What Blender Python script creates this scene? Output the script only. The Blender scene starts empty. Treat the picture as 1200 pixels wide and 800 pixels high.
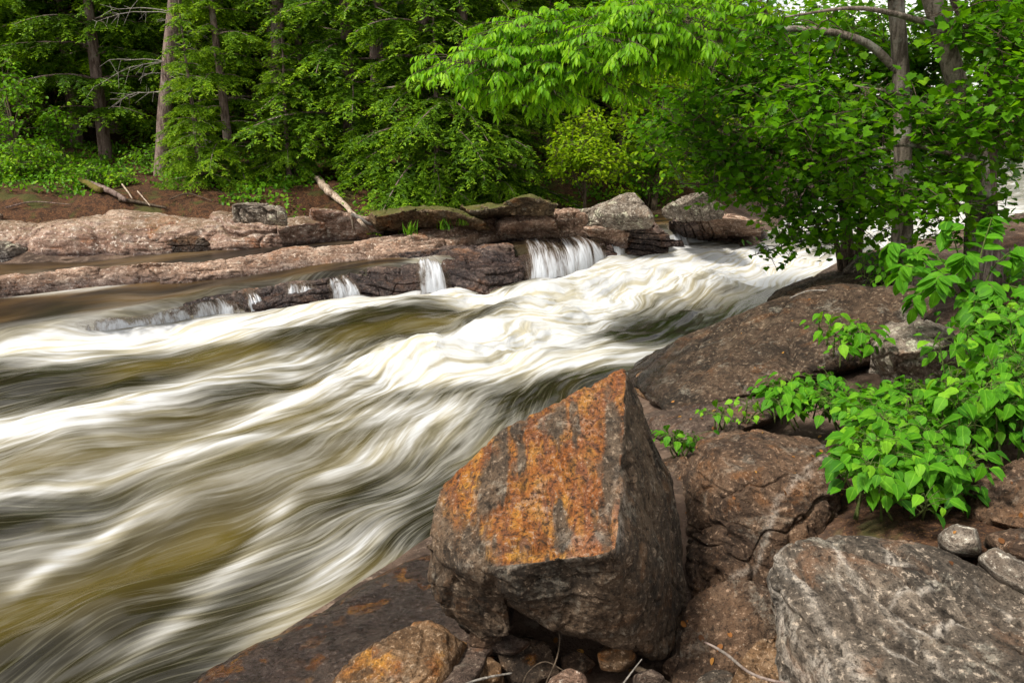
import bpy, bmesh, math, random
import numpy as np
from mathutils import Vector, Matrix

R = math.radians
rng = np.random.default_rng(11)
random.seed(11)
scene = bpy.context.scene
col = scene.collection

# ---------------------------------------------------------------- camera model (used to survey the place)
FPX, H = 933.0, 2.1
PITCH = math.atan(260 / 933)
CP, SP = math.cos(PITCH), math.sin(PITCH)

def ray(px, py):
    a = (px - 600) / FPX; b = -(py - 400) / FPX
    return np.array([a, CP + b * SP, -SP + b * CP])
def PY(px, py, Y):                       # point of that sight line at distance Y
    d = ray(px, py); return np.array([0, 0, H]) + d * (Y / d[1])
def PZ(px, py, z):                       # point of that sight line at height z
    d = ray(px, py); return np.array([0, 0, H]) + d * ((z - H) / d[2])
def base(y): return 0.06 * (y - 3.5)     # fall of the river
def PW(px, py, h=0.0):                   # point of that sight line on the river plane
    d = ray(px, py); t = (H + 0.21 - h) / (0.06 * d[1] - d[2]); return np.array([0, 0, H]) + d * t

# ---------------------------------------------------------------- numpy noise
_perm = np.random.default_rng(5).permutation(256); _perm = np.concatenate([_perm, _perm, _perm])
_g = np.random.default_rng(6).normal(size=(256, 3)); _g /= np.linalg.norm(_g, axis=1)[:, None]
def perlin(p):
    p = np.asarray(p, float)
    i = np.floor(p).astype(int); f = p - i; i &= 255
    u = f * f * f * (f * (f * 6 - 15) + 10)
    r = 0
    for dx in (0, 1):
        wx = u[:, 0] if dx else 1 - u[:, 0]
        for dy in (0, 1):
            wy = u[:, 1] if dy else 1 - u[:, 1]
            for dz in (0, 1):
                wz = u[:, 2] if dz else 1 - u[:, 2]
                h = _perm[_perm[_perm[i[:, 0] + dx] + i[:, 1] + dy] + i[:, 2] + dz]
                g = _g[h]
                r = r + wx * wy * wz * (g[:, 0] * (f[:, 0] - dx) + g[:, 1] * (f[:, 1] - dy) + g[:, 2] * (f[:, 2] - dz))
    return r * 1.5
def fbm(p, o=4, gain=.5, lac=2.03):
    p = np.asarray(p, float); a, s, r = 1.0, 1.0, 0
    for k in range(o):
        r = r + a * perlin(p * s + 17.3 * k); a *= gain; s *= lac
    return r
def sstep(a, b, x):
    t = np.clip((x - a) / (b - a), 0, 1); return t * t * (3 - 2 * t)
def unit(v):
    v = np.asarray(v, float); n = np.linalg.norm(v, axis=-1, keepdims=True); return v / np.maximum(n, 1e-9)

def seg_dist(P, pts):                    # distance, signed side (+ = left of the line), fraction along
    P = np.asarray(P)[:, :2]; pts = np.asarray(pts)[:, :2]
    best = np.full(len(P), 1e9); bc = np.zeros(len(P)); sg = np.zeros(len(P)); fr = np.zeros(len(P))
    n = len(pts) - 1
    for k in range(n):
        a, b = pts[k], pts[k + 1]; ab = b - a; L2 = ab @ ab
        t = np.clip(((P - a) @ ab) / L2, 0, 1)
        q = P - (a + t[:, None] * ab); d = np.sqrt((q ** 2).sum(1))
        cr = (ab[0] * (P[:, 1] - a[1]) - ab[1] * (P[:, 0] - a[0])) / math.sqrt(L2)
        m = (d < best - 1e-7) | ((np.abs(d - best) < 1e-6) & (np.abs(cr) > bc))
        best[m] = d[m]; fr[m] = (k + t[m]) / n; sg[m] = np.sign(cr[m]); bc[m] = np.abs(cr[m])
    return best, sg, fr

# ---------------------------------------------------------------- mesh helpers
def mesh(name, V, groups, mat=None, attrs=None, smooth=True, mats=None, fmat=None):
    me = bpy.data.meshes.new(name)
    V = np.asarray(V, np.float32)
    me.vertices.add(len(V)); me.vertices.foreach_set('co', V.ravel())
    gs = [np.asarray(g, np.int32) for g in groups if len(g)]
    nl = sum(g.size for g in gs); nf = sum(len(g) for g in gs)
    me.loops.add(nl); me.polygons.add(nf)
    me.loops.foreach_set('vertex_index', np.concatenate([g.ravel() for g in gs]))
    cnt = np.concatenate([np.full(len(g), g.shape[1], np.int32) for g in gs])
    st = np.concatenate([[0], np.cumsum(cnt)[:-1]]).astype(np.int32)
    me.polygons.foreach_set('loop_start', st)
    me.polygons.foreach_set('use_smooth', np.full(nf, smooth))
    for k, a in (attrs or {}).items():
        a = np.asarray(a, np.float32)
        if a.ndim == 1:
            at = me.attributes.new(k, 'FLOAT', 'POINT'); at.data.foreach_set('value', a)
        else:
            at = me.attributes.new(k, 'FLOAT_VECTOR', 'POINT'); at.data.foreach_set('vector', a.ravel())
    if mat: me.materials.append(mat)
    me.update(calc_edges=True); me.validate()
    return me
def link(name, me, loc=(0, 0, 0), parent=None):
    o = bpy.data.objects.new(name, me); col.objects.link(o); o.location = tuple(float(c) for c in loc)
    if parent: o.parent = parent
    return o
def tag(o, label=None, cat=None, group=None, kind=None):
    if label: o['label'] = label
    if cat: o['category'] = cat
    if group: o['group'] = group
    if kind: o['kind'] = kind
    return o
def empty(name, loc, label, cat, group=None, rz=0, sc=1.0):
    o = bpy.data.objects.new(name, None); col.objects.link(o); o.location = tuple(float(c) for c in loc)
    o.rotation_euler.z = rz; o.scale = (sc, sc, sc); o.empty_display_size = .1
    return tag(o, label, cat, group)
def copy_tree(root, loc, rz, sc, label, group=None):
    c = root.copy(); col.objects.link(c); c.location = tuple(float(v) for v in loc); c.rotation_euler.z = rz; c.scale = (sc, sc, sc)
    c['label'] = label
    if group: c['group'] = group
    elif 'group' in c: del c['group']
    for ch in list(root.children):
        d = ch.copy(); col.objects.link(d); d.parent = c
    return c

class Geo:                               # collects pieces into one mesh
    def __init__(s): s.V = []; s.F = {}; s.A = {}; s.n = 0
    def add(s, V, F, **A):
        V = np.asarray(V, float)
        for f in F:
            f = np.asarray(f)
            if len(f): s.F.setdefault(f.shape[1], []).append(f + s.n)
        s.V.append(V); s.n += len(V)
        for k, a in A.items(): s.A.setdefault(k, []).append(np.broadcast_to(a, (len(V),)))
    def mesh(s, name, mat, smooth=True):
        return mesh(name, np.concatenate(s.V), [np.concatenate(v) for v in s.F.values()], mat,
                    {k: np.concatenate(v) for k, v in s.A.items()}, smooth)
    def obj(s, name, mat, parent=None, loc=(0, 0, 0), smooth=True):
        return link(name, s.mesh(name, mat, smooth), loc, parent)

def tube(pts, rad, seg=6, rough=0.0, cap=True):
    pts = np.asarray(pts, float); n = len(pts)
    rad = np.broadcast_to(np.asarray(rad, float), (n,)) if np.ndim(rad) == 0 else np.interp(np.linspace(0, 1, n), np.linspace(0, 1, len(rad)), rad)
    tan = unit(np.gradient(pts, axis=0))
    ref = np.array([0, 0, 1.]) if abs(tan[:, 2]).mean() < .8 else np.array([0, 1., 0])
    a = unit(np.cross(tan, ref)); b = np.cross(tan, a)
    th = np.linspace(0, 2 * np.pi, seg, endpoint=False)
    rr = rad[:, None] * np.ones(seg)
    if rough:
        q = np.stack([np.cos(th)[None] * 2 + 0 * pts[:, :1], np.sin(th)[None] * 2 + 0 * pts[:, :1], pts[:, 2:] * 4 + 0 * th[None]], -1).reshape(-1, 3) + pts[0, 0] * 3.1
        rr = rr * (1 + rough * fbm(q, 3).reshape(n, seg))
    V = pts[:, None] + rr[..., None] * (np.cos(th)[None, :, None] * a[:, None] + np.sin(th)[None, :, None] * b[:, None])
    i = np.arange(n - 1)[:, None] * seg; j = np.arange(seg)[None]; k = (j + 1) % seg
    F = np.stack([i + j, i + k, i + seg + k, i + seg + j], -1).reshape(-1, 4)
    V = V.reshape(-1, 3)
    fs = [F]
    if cap and seg > 2: fs += [np.arange(seg)[None, ::-1], (np.arange(seg) + (n - 1) * seg)[None]]
    return V, fs
def curve(ctrl, n):                      # Catmull-Rom through control points
    c = np.asarray(ctrl, float); c = np.vstack([2 * c[0] - c[1], c, 2 * c[-1] - c[-2]])
    out = []
    for t in np.linspace(0, len(c) - 3 - 1e-6, n):
        k = int(t); u = t - k; p0, p1, p2, p3 = c[k:k + 4]
        out.append(.5 * (2 * p1 + (p2 - p0) * u + (2 * p0 - 5 * p1 + 4 * p2 - p3) * u ** 2 + (3 * p1 - p0 - 3 * p2 + p3) * u ** 3))
    return np.array(out)

# ---------------------------------------------------------------- node helpers
class NT:
    def __init__(s, name):
        s.m = bpy.data.materials.new(name); s.m.use_nodes = True; s.t = s.m.node_tree; s.t.nodes.clear()
        s.out = s.t.nodes.new('ShaderNodeOutputMaterial')
    def n(s, typ, **kw):
        nd = s.t.nodes.new('ShaderNode' + typ)
        for k, v in kw.items():
            if isinstance(k, str) and hasattr(nd, k): setattr(nd, k, v)
        return nd
    def l(s, a, b): s.t.links.new(a, b)
    def put(s, sock, v):
        if isinstance(v, bpy.types.NodeSocket): s.l(v, sock)
        else: sock.default_value = v
    def math(s, op, a, b=0.0, c=None, clamp=False):
        nd = s.n('Math', operation=op); nd.use_clamp = clamp
        s.put(nd.inputs[0], a); s.put(nd.inputs[1], b)
        if c is not None: s.put(nd.inputs[2], c)
        return nd.outputs[0]
    def noise(s, vec, scale, detail=4, rough=.55, dist=0.0):
        nd = s.n('TexNoise'); s.put(nd.inputs['Vector'], vec); nd.inputs['Scale'].default_value = scale
        nd.inputs['Detail'].default_value = detail; nd.inputs['Roughness'].default_value = rough; nd.inputs['Distortion'].default_value = dist
        return nd.outputs['Fac']
    def voro(s, vec, scale, feature='F1', rnd=1.0):
        nd = s.n('TexVoronoi', feature=feature); s.put(nd.inputs['Vector'], vec); nd.inputs['Scale'].default_value = scale
        nd.inputs['Randomness'].default_value = rnd
        return nd.outputs['Distance']
    def map(s, v, a, b, c=0.0, d=1.0):
        nd = s.n('MapRange'); nd.interpolation_type = 'SMOOTHSTEP'; s.put(nd.inputs[0], v)
        for k, x in zip((1, 2, 3, 4), (a, b, c, d)): s.put(nd.inputs[k], x)
        return nd.outputs[0]
    def mix(s, f, a, b, mode='MIX'):
        nd = s.n('Mix', data_type='RGBA', blend_type=mode); s.put(nd.inputs[0], f)
        for k, x in ((6, a), (7, b)):
            if not isinstance(x, bpy.types.NodeSocket): x = tuple(x) + ((1,) if len(x) == 3 else ())
            s.put(nd.inputs[k], x)
        return nd.outputs[2]
    def scale(s, vec, xyz, loc=(0, 0, 0), rot=(0, 0, 0)):
        nd = s.n('Mapping'); s.l(vec, nd.inputs[0]); nd.inputs['Scale'].default_value = xyz
        nd.inputs['Location'].default_value = loc; nd.inputs['Rotation'].default_value = rot
        return nd.outputs[0]
    def attr(s, name):
        nd = s.n('Attribute'); nd.attribute_name = name; return nd
    def bump(s, h, strength, dist, normal=None):
        nd = s.n('Bump'); s.put(nd.inputs['Height'], h); nd.inputs['Strength'].default_value = strength; nd.inputs['Distance'].default_value = dist
        if normal is not None: s.l(normal, nd.inputs['Normal'])
        return nd.outputs[0]
    def bsdf(s, colr, rough=.7, normal=None, spec=.4):
        nd = s.n('BsdfPrincipled'); s.put(nd.inputs['Base Color'], colr if isinstance(colr, bpy.types.NodeSocket) else tuple(colr) + (1,))
        s.put(nd.inputs['Roughness'], rough); s.put(nd.inputs['Specular IOR Level'], spec)
        if normal is not None: s.l(normal, nd.inputs['Normal'])
        return nd
    def done(s, sh): s.l(sh, s.out.inputs['Surface']); return s.m

def rock_mat(name, dark, mid, light, rust=(.32, .12, .025), rust_amt=.35, lichen=.25, wet=0.0, sc=1.0, band=.35,
             lich_col=(.42, .40, .33), bdir=(0.3, 0.2, 1.0), bump=1.0, moss=0.0, spots=.3):
    t = NT(name); tc = t.n('TexCoord').outputs['Object']
    nb = t.noise(tc, 2.1 * sc, 6, .6, .6)
    nm = t.noise(tc, 7 * sc, 6, .65, .3)
    nf = t.noise(tc, 34 * sc, 5, .7)
    ng = t.noise(tc, 120 * sc, 3, .7)
    bv = t.scale(tc, tuple(3.0 * sc * (.35 + 2.4 * b) for b in bdir), (0, 0, 0), (.25, -.2, .3))
    nband = t.noise(bv, 2.2, 6, .62, .8)
    c = t.mix(t.map(nb, .36, .62), dark, mid)
    c = t.mix(t.math('MULTIPLY', t.map(nband, .5, .68), band), c, light)
    c = t.mix(t.math('MULTIPLY', t.map(nm, .54, .72), .32), c, light)
    c = t.mix(t.math('MULTIPLY', t.map(nm, .47, .3), .7), c, tuple(x * .45 for x in dark))
    nr = t.noise(t.scale(tc, (1, 1, 1), (5.2, 1.1, 3.3)), 3.1 * sc, 6, .65, .9)
    ru = t.attr('rust').outputs['Fac']; rd = t.attr('red').outputs['Fac']
    fac = t.math('MULTIPLY', t.map(nr, .53, .68), rust_amt, clamp=True)
    c = t.mix(fac, c, rust)
    fac2 = t.math('MULTIPLY', t.map(t.math('ADD', ru, t.math('MULTIPLY', t.math('SUBTRACT', nr, .5), 1.3)), .3, .8), t.map(nf, .25, .6, .55, 1), clamp=True)
    c2 = t.mix(t.map(nm, .4, .62), (.26, .080, .010), (.46, .215, .030))
    c2 = t.mix(t.map(nband, .42, .62), c2, (.12, .045, .018))
    c2 = t.mix(t.math('MULTIPLY', rd, t.map(nm, .3, .6, .55, 1)), c2, t.mix(t.map(nf, .4, .6), (.085, .028, .014), (.23, .075, .028)))
    c = t.mix(fac2, c, c2)
    # lichen patches and pale specks
    nl = t.noise(t.scale(tc, (1, 1, 1), (9, 2, 4)), 4.3 * sc, 7, .72, .3)
    lf = t.math('MULTIPLY', t.math('MULTIPLY', t.map(nl, .55, .63), t.map(nf, .38, .56)), lichen, clamp=True)
    c = t.mix(lf, c, lich_col)
    vs = t.voro(t.scale(tc, (1, 1, 1), (2, 3, 1)), 42 * sc)
    vm = t.math('MULTIPLY', t.map(vs, .2, .1), t.math('MULTIPLY', t.map(nm, .5, .62), spots))
    c = t.mix(vm, c, tuple(min(.6, x * 1.35) for x in lich_col))
    ve = t.attr('vein').outputs['Fac']
    c = t.mix(t.math('MULTIPLY', t.math('MULTIPLY', ve, t.map(nm, .36, .58, .3, 1)), t.map(nf, .35, .6, .25, .85)), c, (.46, .41, .35))
    # mineral grain
    c = t.mix(t.math('MULTIPLY', t.map(nf, .55, .68), .7), c, tuple(min(1, x * 1.7 + .02) for x in light))
    c = t.mix(t.math('MULTIPLY', t.map(nf, .47, .36), .75), c, tuple(x * .25 for x in dark))
    c = t.mix(t.math('MULTIPLY', t.map(ng, .48, .34), .65), c, tuple(x * .3 for x in dark))
    c = t.mix(t.math('MULTIPLY', t.map(nband, .47, .36), .55), c, tuple(x * .4 for x in dark))
    if moss:
        geo = t.n('NewGeometry'); sx = t.n('SeparateXYZ'); t.l(geo.outputs['Normal'], sx.inputs[0])
        mf = t.math('MULTIPLY', t.map(t.math('ADD', sx.outputs[2], t.math('MULTIPLY', nm, .9)), .95, 1.35), moss)
        c = t.mix(mf, c, (.075, .085, .012))
    wa = t.attr('wet').outputs['Fac']
    w = t.math('ADD', wa, wet, clamp=True)
    c = t.mix(w, c, t.mix(1.0, c, (.34, .33, .36), 'MULTIPLY'))
    rough = t.map(t.math('ADD', w, t.math('MULTIPLY', t.math('SUBTRACT', nm, .5), .5)), 0.0, 1.0, .86, .22)
    hgt = t.math('ADD', t.math('MULTIPLY', nm, .7), t.math('ADD', t.math('MULTIPLY', nf, .38), t.math('MULTIPLY', ng, .1)))
    hgt = t.math('ADD', hgt, t.math('MULTIPLY', nband, .55))
    nrm = t.bump(hgt, 1.0, .05 * bump / sc)
    return t.done(t.bsdf(c, rough, nrm, .22).outputs[0])

def bark_mat(name, a, b, sc=1.0, lich=.0):
    t = NT(name); tc = t.n('TexCoord').outputs['Object']
    v = t.scale(tc, (14 * sc, 14 * sc, 2.6 * sc))
    n1 = t.noise(v, 2.0, 6, .65, .5); n2 = t.noise(tc, 5 * sc, 4, .6); n3 = t.noise(tc, 60 * sc, 3, .6)
    c = t.mix(t.map(n1, .36, .62), a, b)
    c = t.mix(t.math('MULTIPLY', t.map(n2, .52, .66), lich), c, (.42, .42, .36))
    c = t.mix(t.math('MULTIPLY', t.map(n3, .5, .3), .4), c, tuple(x * .4 for x in a))
    return t.done(t.bsdf(c, .85, t.bump(t.math('ADD', n1, t.math('MULTIPLY', n3, .3)), .8, .03), .2).outputs[0])

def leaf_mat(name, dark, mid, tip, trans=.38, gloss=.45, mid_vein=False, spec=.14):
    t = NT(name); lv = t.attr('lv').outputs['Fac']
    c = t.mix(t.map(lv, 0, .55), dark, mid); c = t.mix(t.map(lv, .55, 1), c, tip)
    tc = t.n('TexCoord').outputs['Object']
    n = t.noise(tc, 22, 3, .6)
    c = t.mix(t.math('MULTIPLY', t.map(n, .35, .6, 1, 0), .3), c, tuple(x * .6 for x in dark))
    nrm = None
    if mid_vein:
        mv = t.attr('midrib').outputs['Fac']
        c = t.mix(t.math('MULTIPLY', t.map(mv, .86, 1), .3), c, tuple(min(1, x * 1.5 + .03) for x in tip))
        gloss = .55; nrm = t.bump(t.math('ADD', mv, t.math('MULTIPLY', t.noise(tc, 90, 2), .6)), .35, .01)
    p = t.bsdf(c, gloss, nrm, spec)
    tr = t.n('BsdfTranslucent'); t.l(t.mix(1.0, c, (1.35, 1.25, .5), 'MULTIPLY'), tr.inputs[0])
    mx = t.n('MixShader'); mx.inputs[0].default_value = trans; t.l(p.outputs[0], mx.inputs[1]); t.l(tr.outputs[0], mx.inputs[2])
    return t.done(mx.outputs[0])

# ---------------------------------------------------------------- materials
M = {}
M['hero'] = rock_mat('boulder_rock', (0.0341, 0.0248, 0.0174), (0.0992, 0.0651, 0.0403), (0.186, 0.136, 0.093), rust_amt=.15, lichen=.22, band=.35, bdir=(1, .3, .1), sc=1.5, spots=.3)
M['grey'] = rock_mat('grey_slab_rock', (0.0428, 0.0341, 0.0262), (0.0963, 0.0756, 0.057), (0.3, 0.241, 0.183), rust_amt=.18, lichen=.3, band=.45, bdir=(.9, .1, .3), sc=1.35, rust=(.36, .13, .03))
M['brown'] = rock_mat('brown_rock', (0.045, 0.0272, 0.0172), (0.122, 0.0697, 0.0397), (0.221, 0.144, 0.0924), rust_amt=.28, lichen=.2, band=.35, sc=1.3)
M['dark'] = rock_mat('dark_bank_rock', (0.0258, 0.0176, 0.0122), (0.0743, 0.0466, 0.0294), (0.189, 0.136, 0.0902), rust_amt=.15, lichen=.28, band=.3, sc=1.2)
M['slab'] = rock_mat('mauve_slab_rock', (0.0536, 0.035, 0.0265), (0.0964, 0.0644, 0.0482), (0.167, 0.126, 0.0929), rust_amt=.2, lichen=.12, band=.4, sc=1.3)
M['tan'] = rock_mat('tan_rock', (0.0864, 0.0468, 0.0216), (0.194, 0.112, 0.0562), (0.317, 0.223, 0.144), rust_amt=.6, lichen=.2, band=.35, sc=1.6)
M['pink'] = rock_mat('pinkish_ledge_rock', (.19, .115, .078), (.40, .26, .185), (.62, .49, .40), rust_amt=.5, lichen=.3, band=.5, bdir=(.1, .3, 1), sc=.9, rust=(.36, .14, .045))
M['bank'] = rock_mat('bank_shelf_rock', (.19, .11, .078), (.40, .265, .20), (.62, .51, .44), rust_amt=.65, lichen=.3, band=.5, bdir=(.1, .3, 1), sc=.7, rust=(.30, .105, .03), moss=.2)
M['wetrock'] = rock_mat('wet_ledge_rock', (.07, .052, .048), (.19, .125, .095), (.40, .29, .22), rust_amt=.5, lichen=.12, band=.45, bdir=(.1, .3, 1), sc=.9, wet=.28)
M['lichen'] = rock_mat('lichen_rock', (.11, .085, .065), (.26, .21, .165), (.47, .43, .36), rust_amt=.2, lichen=.9, band=.4, sc=1.2, lich_col=(.50, .49, .36), spots=.7)
M['mossy'] = rock_mat('mossy_bank_rock', (.06, .04, .022), (.155, .098, .05), (.27, .20, .12), rust_amt=.5, lichen=.35, band=.3, sc=.9, moss=.7)
M['bark'] = bark_mat('grey_bark', (.075, .058, .044), (.25, .205, .165), 1.0, .5)
M['hbark'] = bark_mat('conifer_bark', (.085, .055, .045), (.24, .175, .15), .8, .25)
M['dbark'] = bark_mat('twig_bark', (.05, .036, .024), (.13, .095, .065), 1.4)
M['drift'] = bark_mat('bleached_wood', (.22, .15, .10), (.52, .42, .33), 1.2)
M['greywood'] = bark_mat('grey_dead_wood', (.17, .15, .13), (.36, .33, .29), 1.2)
M['mosslog'] = bark_mat('mossy_log', (.07, .055, .012), (.16, .13, .025), 1.2)
M['stem'] = bark_mat('green_stem', (.06, .09, .02), (.12, .15, .04), 2)
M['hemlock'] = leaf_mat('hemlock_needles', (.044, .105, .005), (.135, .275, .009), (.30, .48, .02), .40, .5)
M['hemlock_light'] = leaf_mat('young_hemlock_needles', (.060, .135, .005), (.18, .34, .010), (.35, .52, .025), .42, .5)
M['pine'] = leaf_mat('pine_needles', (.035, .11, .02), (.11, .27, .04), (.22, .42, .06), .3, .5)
M['maple'] = leaf_mat('maple_leaf', (.045, .15, .006), (.115, .30, .007), (.25, .47, .014), .55, .42)
M['yellow'] = leaf_mat('backlit_leaf', (.085, .19, .004), (.24, .42, .008), (.42, .58, .02), .52, .45)
M['ash'] = leaf_mat('overhanging_leaf', (.075, .22, .006), (.18, .42, .010), (.32, .58, .02), .52, .42)
M['plant'] = leaf_mat('bank_plant_leaf', (.030, .13, .006), (.075, .25, .007), (.18, .40, .016), .36, .42, True)
M['herb'] = leaf_mat('herb_leaf', (.045, .14, .005), (.12, .29, .008), (.27, .46, .02), .38, .45)
M['fern'] = leaf_mat('rusty_fern', (.12, .07, .01), (.26, .13, .02), (.38, .26, .03), .35, .5)
M['fallen'] = leaf_mat('fallen_leaf', (.10, .04, .015), (.25, .10, .025), (.42, .22, .05), .15, .6)
M['grass'] = leaf_mat('grass_blade', (.06, .17, .01), (.13, .30, .02), (.26, .42, .04), .4, .5)
M['deadneedle'] = leaf_mat('grey_dead_twigs', (.14, .15, .10), (.24, .26, .17), (.36, .40, .25), .2, .7)

# ---------------------------------------------------------------- survey of banks and ledges
POLE = np.array([7.0, 14.0])
NB_A = np.array([-1.28, 2.68]); NB_D = np.array([.5904, .8071]); NB_N = np.array([.8071, -.5904])
LEDGE = np.array([PW(*q, .10) for q in [(-420, 440), (-60, 398), (60, 385), (150, 374), (250, 351), (330, 339), (400, 333), (500, 318), (600, 303), (690, 294), (740, 288), (800, 282), (870, 271)]])
FARB = np.array([PW(*q, .18) for q in [(-600, 340), (-200, 316), (0, 305), (150, 300), (280, 291), (440, 279), (560, 268), (660, 260), (775, 256), (880, 268)]] + [[5.6, 15.5, .6], [9, 22, .8], [16, 34, 1.0], [60, 60, 2]])

def raise_of(P):
    d, s, f = seg_dist(P, LEDGE)
    amp = .10 + .11 * sstep(-6.0, -1.2, P[:, 0])
    amp = amp * (1 - sstep(2.3, 3.2, P[:, 0]))
    return amp * sstep(-.02, .16, d * s)
def ground_z(P):
    P = np.asarray(P, float)[:, :2]; x, y = P[:, 0], P[:, 1]
    b = base(np.clip(y, -5, 11)) + .018 * np.clip(y - 11, 0, 60)
    bed = b - .55
    dn = (P - NB_A) @ NB_N
    prof = np.where(dn > 0, .28 * np.minimum(dn, 4) + .05 * np.clip(dn - 4, 0, 10), dn * 1.2)
    keep = 1 - sstep(9.6, 12.5, y - .08 * x)
    zn = b - .02 + prof * keep - (1 - keep) * .5
    d, s, f = seg_dist(P, FARB); sd = d * s
    zf = b + .10 + np.where(sd > 0, .46 * sstep(.25, 1.7, sd) + .06 * np.minimum(sd, 14) + (.05 + .25 * sstep(8, -2, x)) * np.clip(sd - 14, 0, 60), sd * 1.2)
    zn = zn - .36 * np.exp(-(((x - .55) / .75) ** 2 + ((y - 2.2) / .8) ** 2) ** 2)
    z = np.maximum(bed, np.maximum(zn, zf))
    Q = np.c_[P, np.zeros(len(P))]
    land = np.clip(np.maximum(dn * keep, sd), 0, 1)
    z = z + land * (.10 * fbm(Q * .9, 3) + .035 * fbm(Q * 3.3 + 4, 4))
    return z, sd, dn
def gz(x, y): return float(ground_z(np.array([[x, y]]))[0][0])
def GP(px, py, lift=0.0):                # where a sight line meets the ground
    d = ray(px, py); t = np.linspace(1.2, 60, 3000); P = np.array([0, 0, H]) + t[:, None] * d
    z = ground_z(P)[0] + lift; k = np.argmax(P[:, 2] < z)
    return P[k]

# ---------------------------------------------------------------- ground
def axis(pts):
    out = []
    for a, b, st in pts: out.append(np.arange(a, b, st))
    return np.concatenate(out + [[pts[-1][1]]])
def build_ground():
    X = axis([(-220, -60, 16), (-60, -14, 2.0), (-14, -8, .2), (-8, 8, .05), (8, 14, .2), (14, 60, 2.0), (60, 220, 16)])
    Y = axis([(-60, -4, 4), (-4, 0, .25), (0, 9, .05), (9, 17, .07), (17, 28, .3), (28, 80, 2.5), (80, 300, 20)])
    gx, gy = np.meshgrid(X, Y); P = np.c_[gx.ravel(), gy.ravel()]
    z, sd, dn = ground_z(P)
    nx, ny = len(X), len(Y)
    i = (np.arange(ny - 1)[:, None] * nx + np.arange(nx - 1)[None]).ravel()
    F = np.c_[i, i + 1, i + nx + 1, i + nx]
    Q = np.c_[P, z]
    lit = sstep(.35, 1.0, sd + .35 * fbm(Q * 1.3, 3)) 
    litn = sstep(1.6, 2.6, dn + .7 * fbm(Q * 1.1 + 9, 3)) * .85
    t = NT('bank_ground'); tc = t.n('TexCoord').outputs['Object']
    n1 = t.noise(tc, 2.2, 6, .6, .4); n2 = t.noise(tc, 16, 5, .7); n3 = t.noise(tc, 70, 4, .7)
    rock = t.mix(t.map(n1, .38, .62), (.05, .033, .024), (.14, .092, .066)); rock = t.mix(t.map(n2, .52, .7), rock, (.22, .16, .12))
    lt = t.mix(t.map(n2, .38, .62), (.024, .011, .006), (.08, .034, .015)); lt = t.mix(t.map(n3, .52, .68), lt, (.20, .10, .04))
    lt = t.mix(t.math('MULTIPLY', t.map(n1, .52, .62), .7), lt, (.05, .06, .012))
    c = t.mix(t.attr('litter').outputs['Fac'], rock, lt)
    h = t.math('ADD', n1, t.math('ADD', t.math('MULTIPLY', n2, .5), t.math('MULTIPLY', n3, .25)))
    m = t.done(t.bsdf(c, .9, t.bump(h, .9, .06), .2).outputs[0])
    o = link('ground', mesh('ground', Q, [F], m, {'litter': np.maximum(lit, litn)}))
    tag(o, 'brown rocky river banks and forest floor under fallen needles', 'ground', kind='structure')
build_ground()

# ---------------------------------------------------------------- water
def strokes(P, L):
    r = np.zeros(len(P))
    for pts, w, a in L:
        W = np.array([PW(*q) for q in pts]); d, s, f = seg_dist(P, W)
        ww = w * (1.1 + .2 * np.sin(f * 7 + len(pts)))
        r = r + a * np.exp(-(d / ww) ** 2) * (.25 + .75 * np.minimum(1, np.sin(np.pi * np.clip(f, 0, 1)) * 2.2))
    return r
FOAM = [
    ([(-200, 440), (0, 412), (150, 398), (300, 376), (430, 352), (500, 346)], .34, .85),
    ([(-150, 560), (0, 512), (100, 492), (180, 468), (300, 430), (420, 400)], .33, .72),
    ([(0, 440), (120, 425), (240, 402), (330, 390)], .22, .5),
    ([(490, 318), (520, 340), (575, 352), (600, 352)], .22, .9),
    ([(420, 452), (470, 428), (530, 408), (620, 392), (680, 372)], .34, .85),
    ([(600, 382), (680, 352), (760, 332), (860, 312), (960, 300)], .62, .85),
    ([(640, 330), (720, 318), (800, 300), (900, 288)], .45, .75),
    ([(460, 462), (600, 432), (720, 414), (800, 402), (850, 392)], .26, .7),
    ([(860, 330), (960, 320), (1050, 310)], .8, .6),
    ([(-150, 700), (0, 655), (90, 602), (200, 592), (300, 562), (420, 522)], .16, .34),
    ([(0, 690), (60, 655), (150, 610)], .05, .5),
    ([(345, 572), (320, 602), (270, 652), (200, 722), (100, 800)], .09, .34),
    ([(255, 618), (285, 600), (330, 580)], .08, .2),
    ([(340, 570), (420, 545), (500, 510), (560, 470)], .15, .32),
    ([(520, 520), (440, 590), (400, 650), (330, 720), (240, 800)], .14, .18),
    ([(490, 560), (450, 620), (380, 700), (270, 770)], .08, .12),
    ([(-50, 760), (60, 730), (180, 690), (240, 660)], .10, .30),
    ([(-50, 830), (40, 770), (130, 720)], .16, .35),
    ([(360, 520), (440, 500), (540, 470), (640, 450)], .10, .25),
    ([(-80, 600), (60, 570), (200, 525), (330, 470), (420, 440)], .2, .42),
    ([(180, 560), (280, 530), (380, 500), (480, 480)], .08, .35),
    ([(0, 585), (120, 560), (220, 530), (330, 505)], .07, .3),
    ([(0, 330), (120, 330), (250, 322)], .1, .12),
    ([(240, 300), (300, 297), (350, 293), (400, 292)], .10, 1.0),
    ([(330, 322), (380, 316), (430, 312), (470, 308)], .10, .7),
    ([(0, 360), (60, 357), (140, 348), (160, 345)], .10, .5),
    ([(200, 345), (260, 337)], .07, .5),
]
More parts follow.
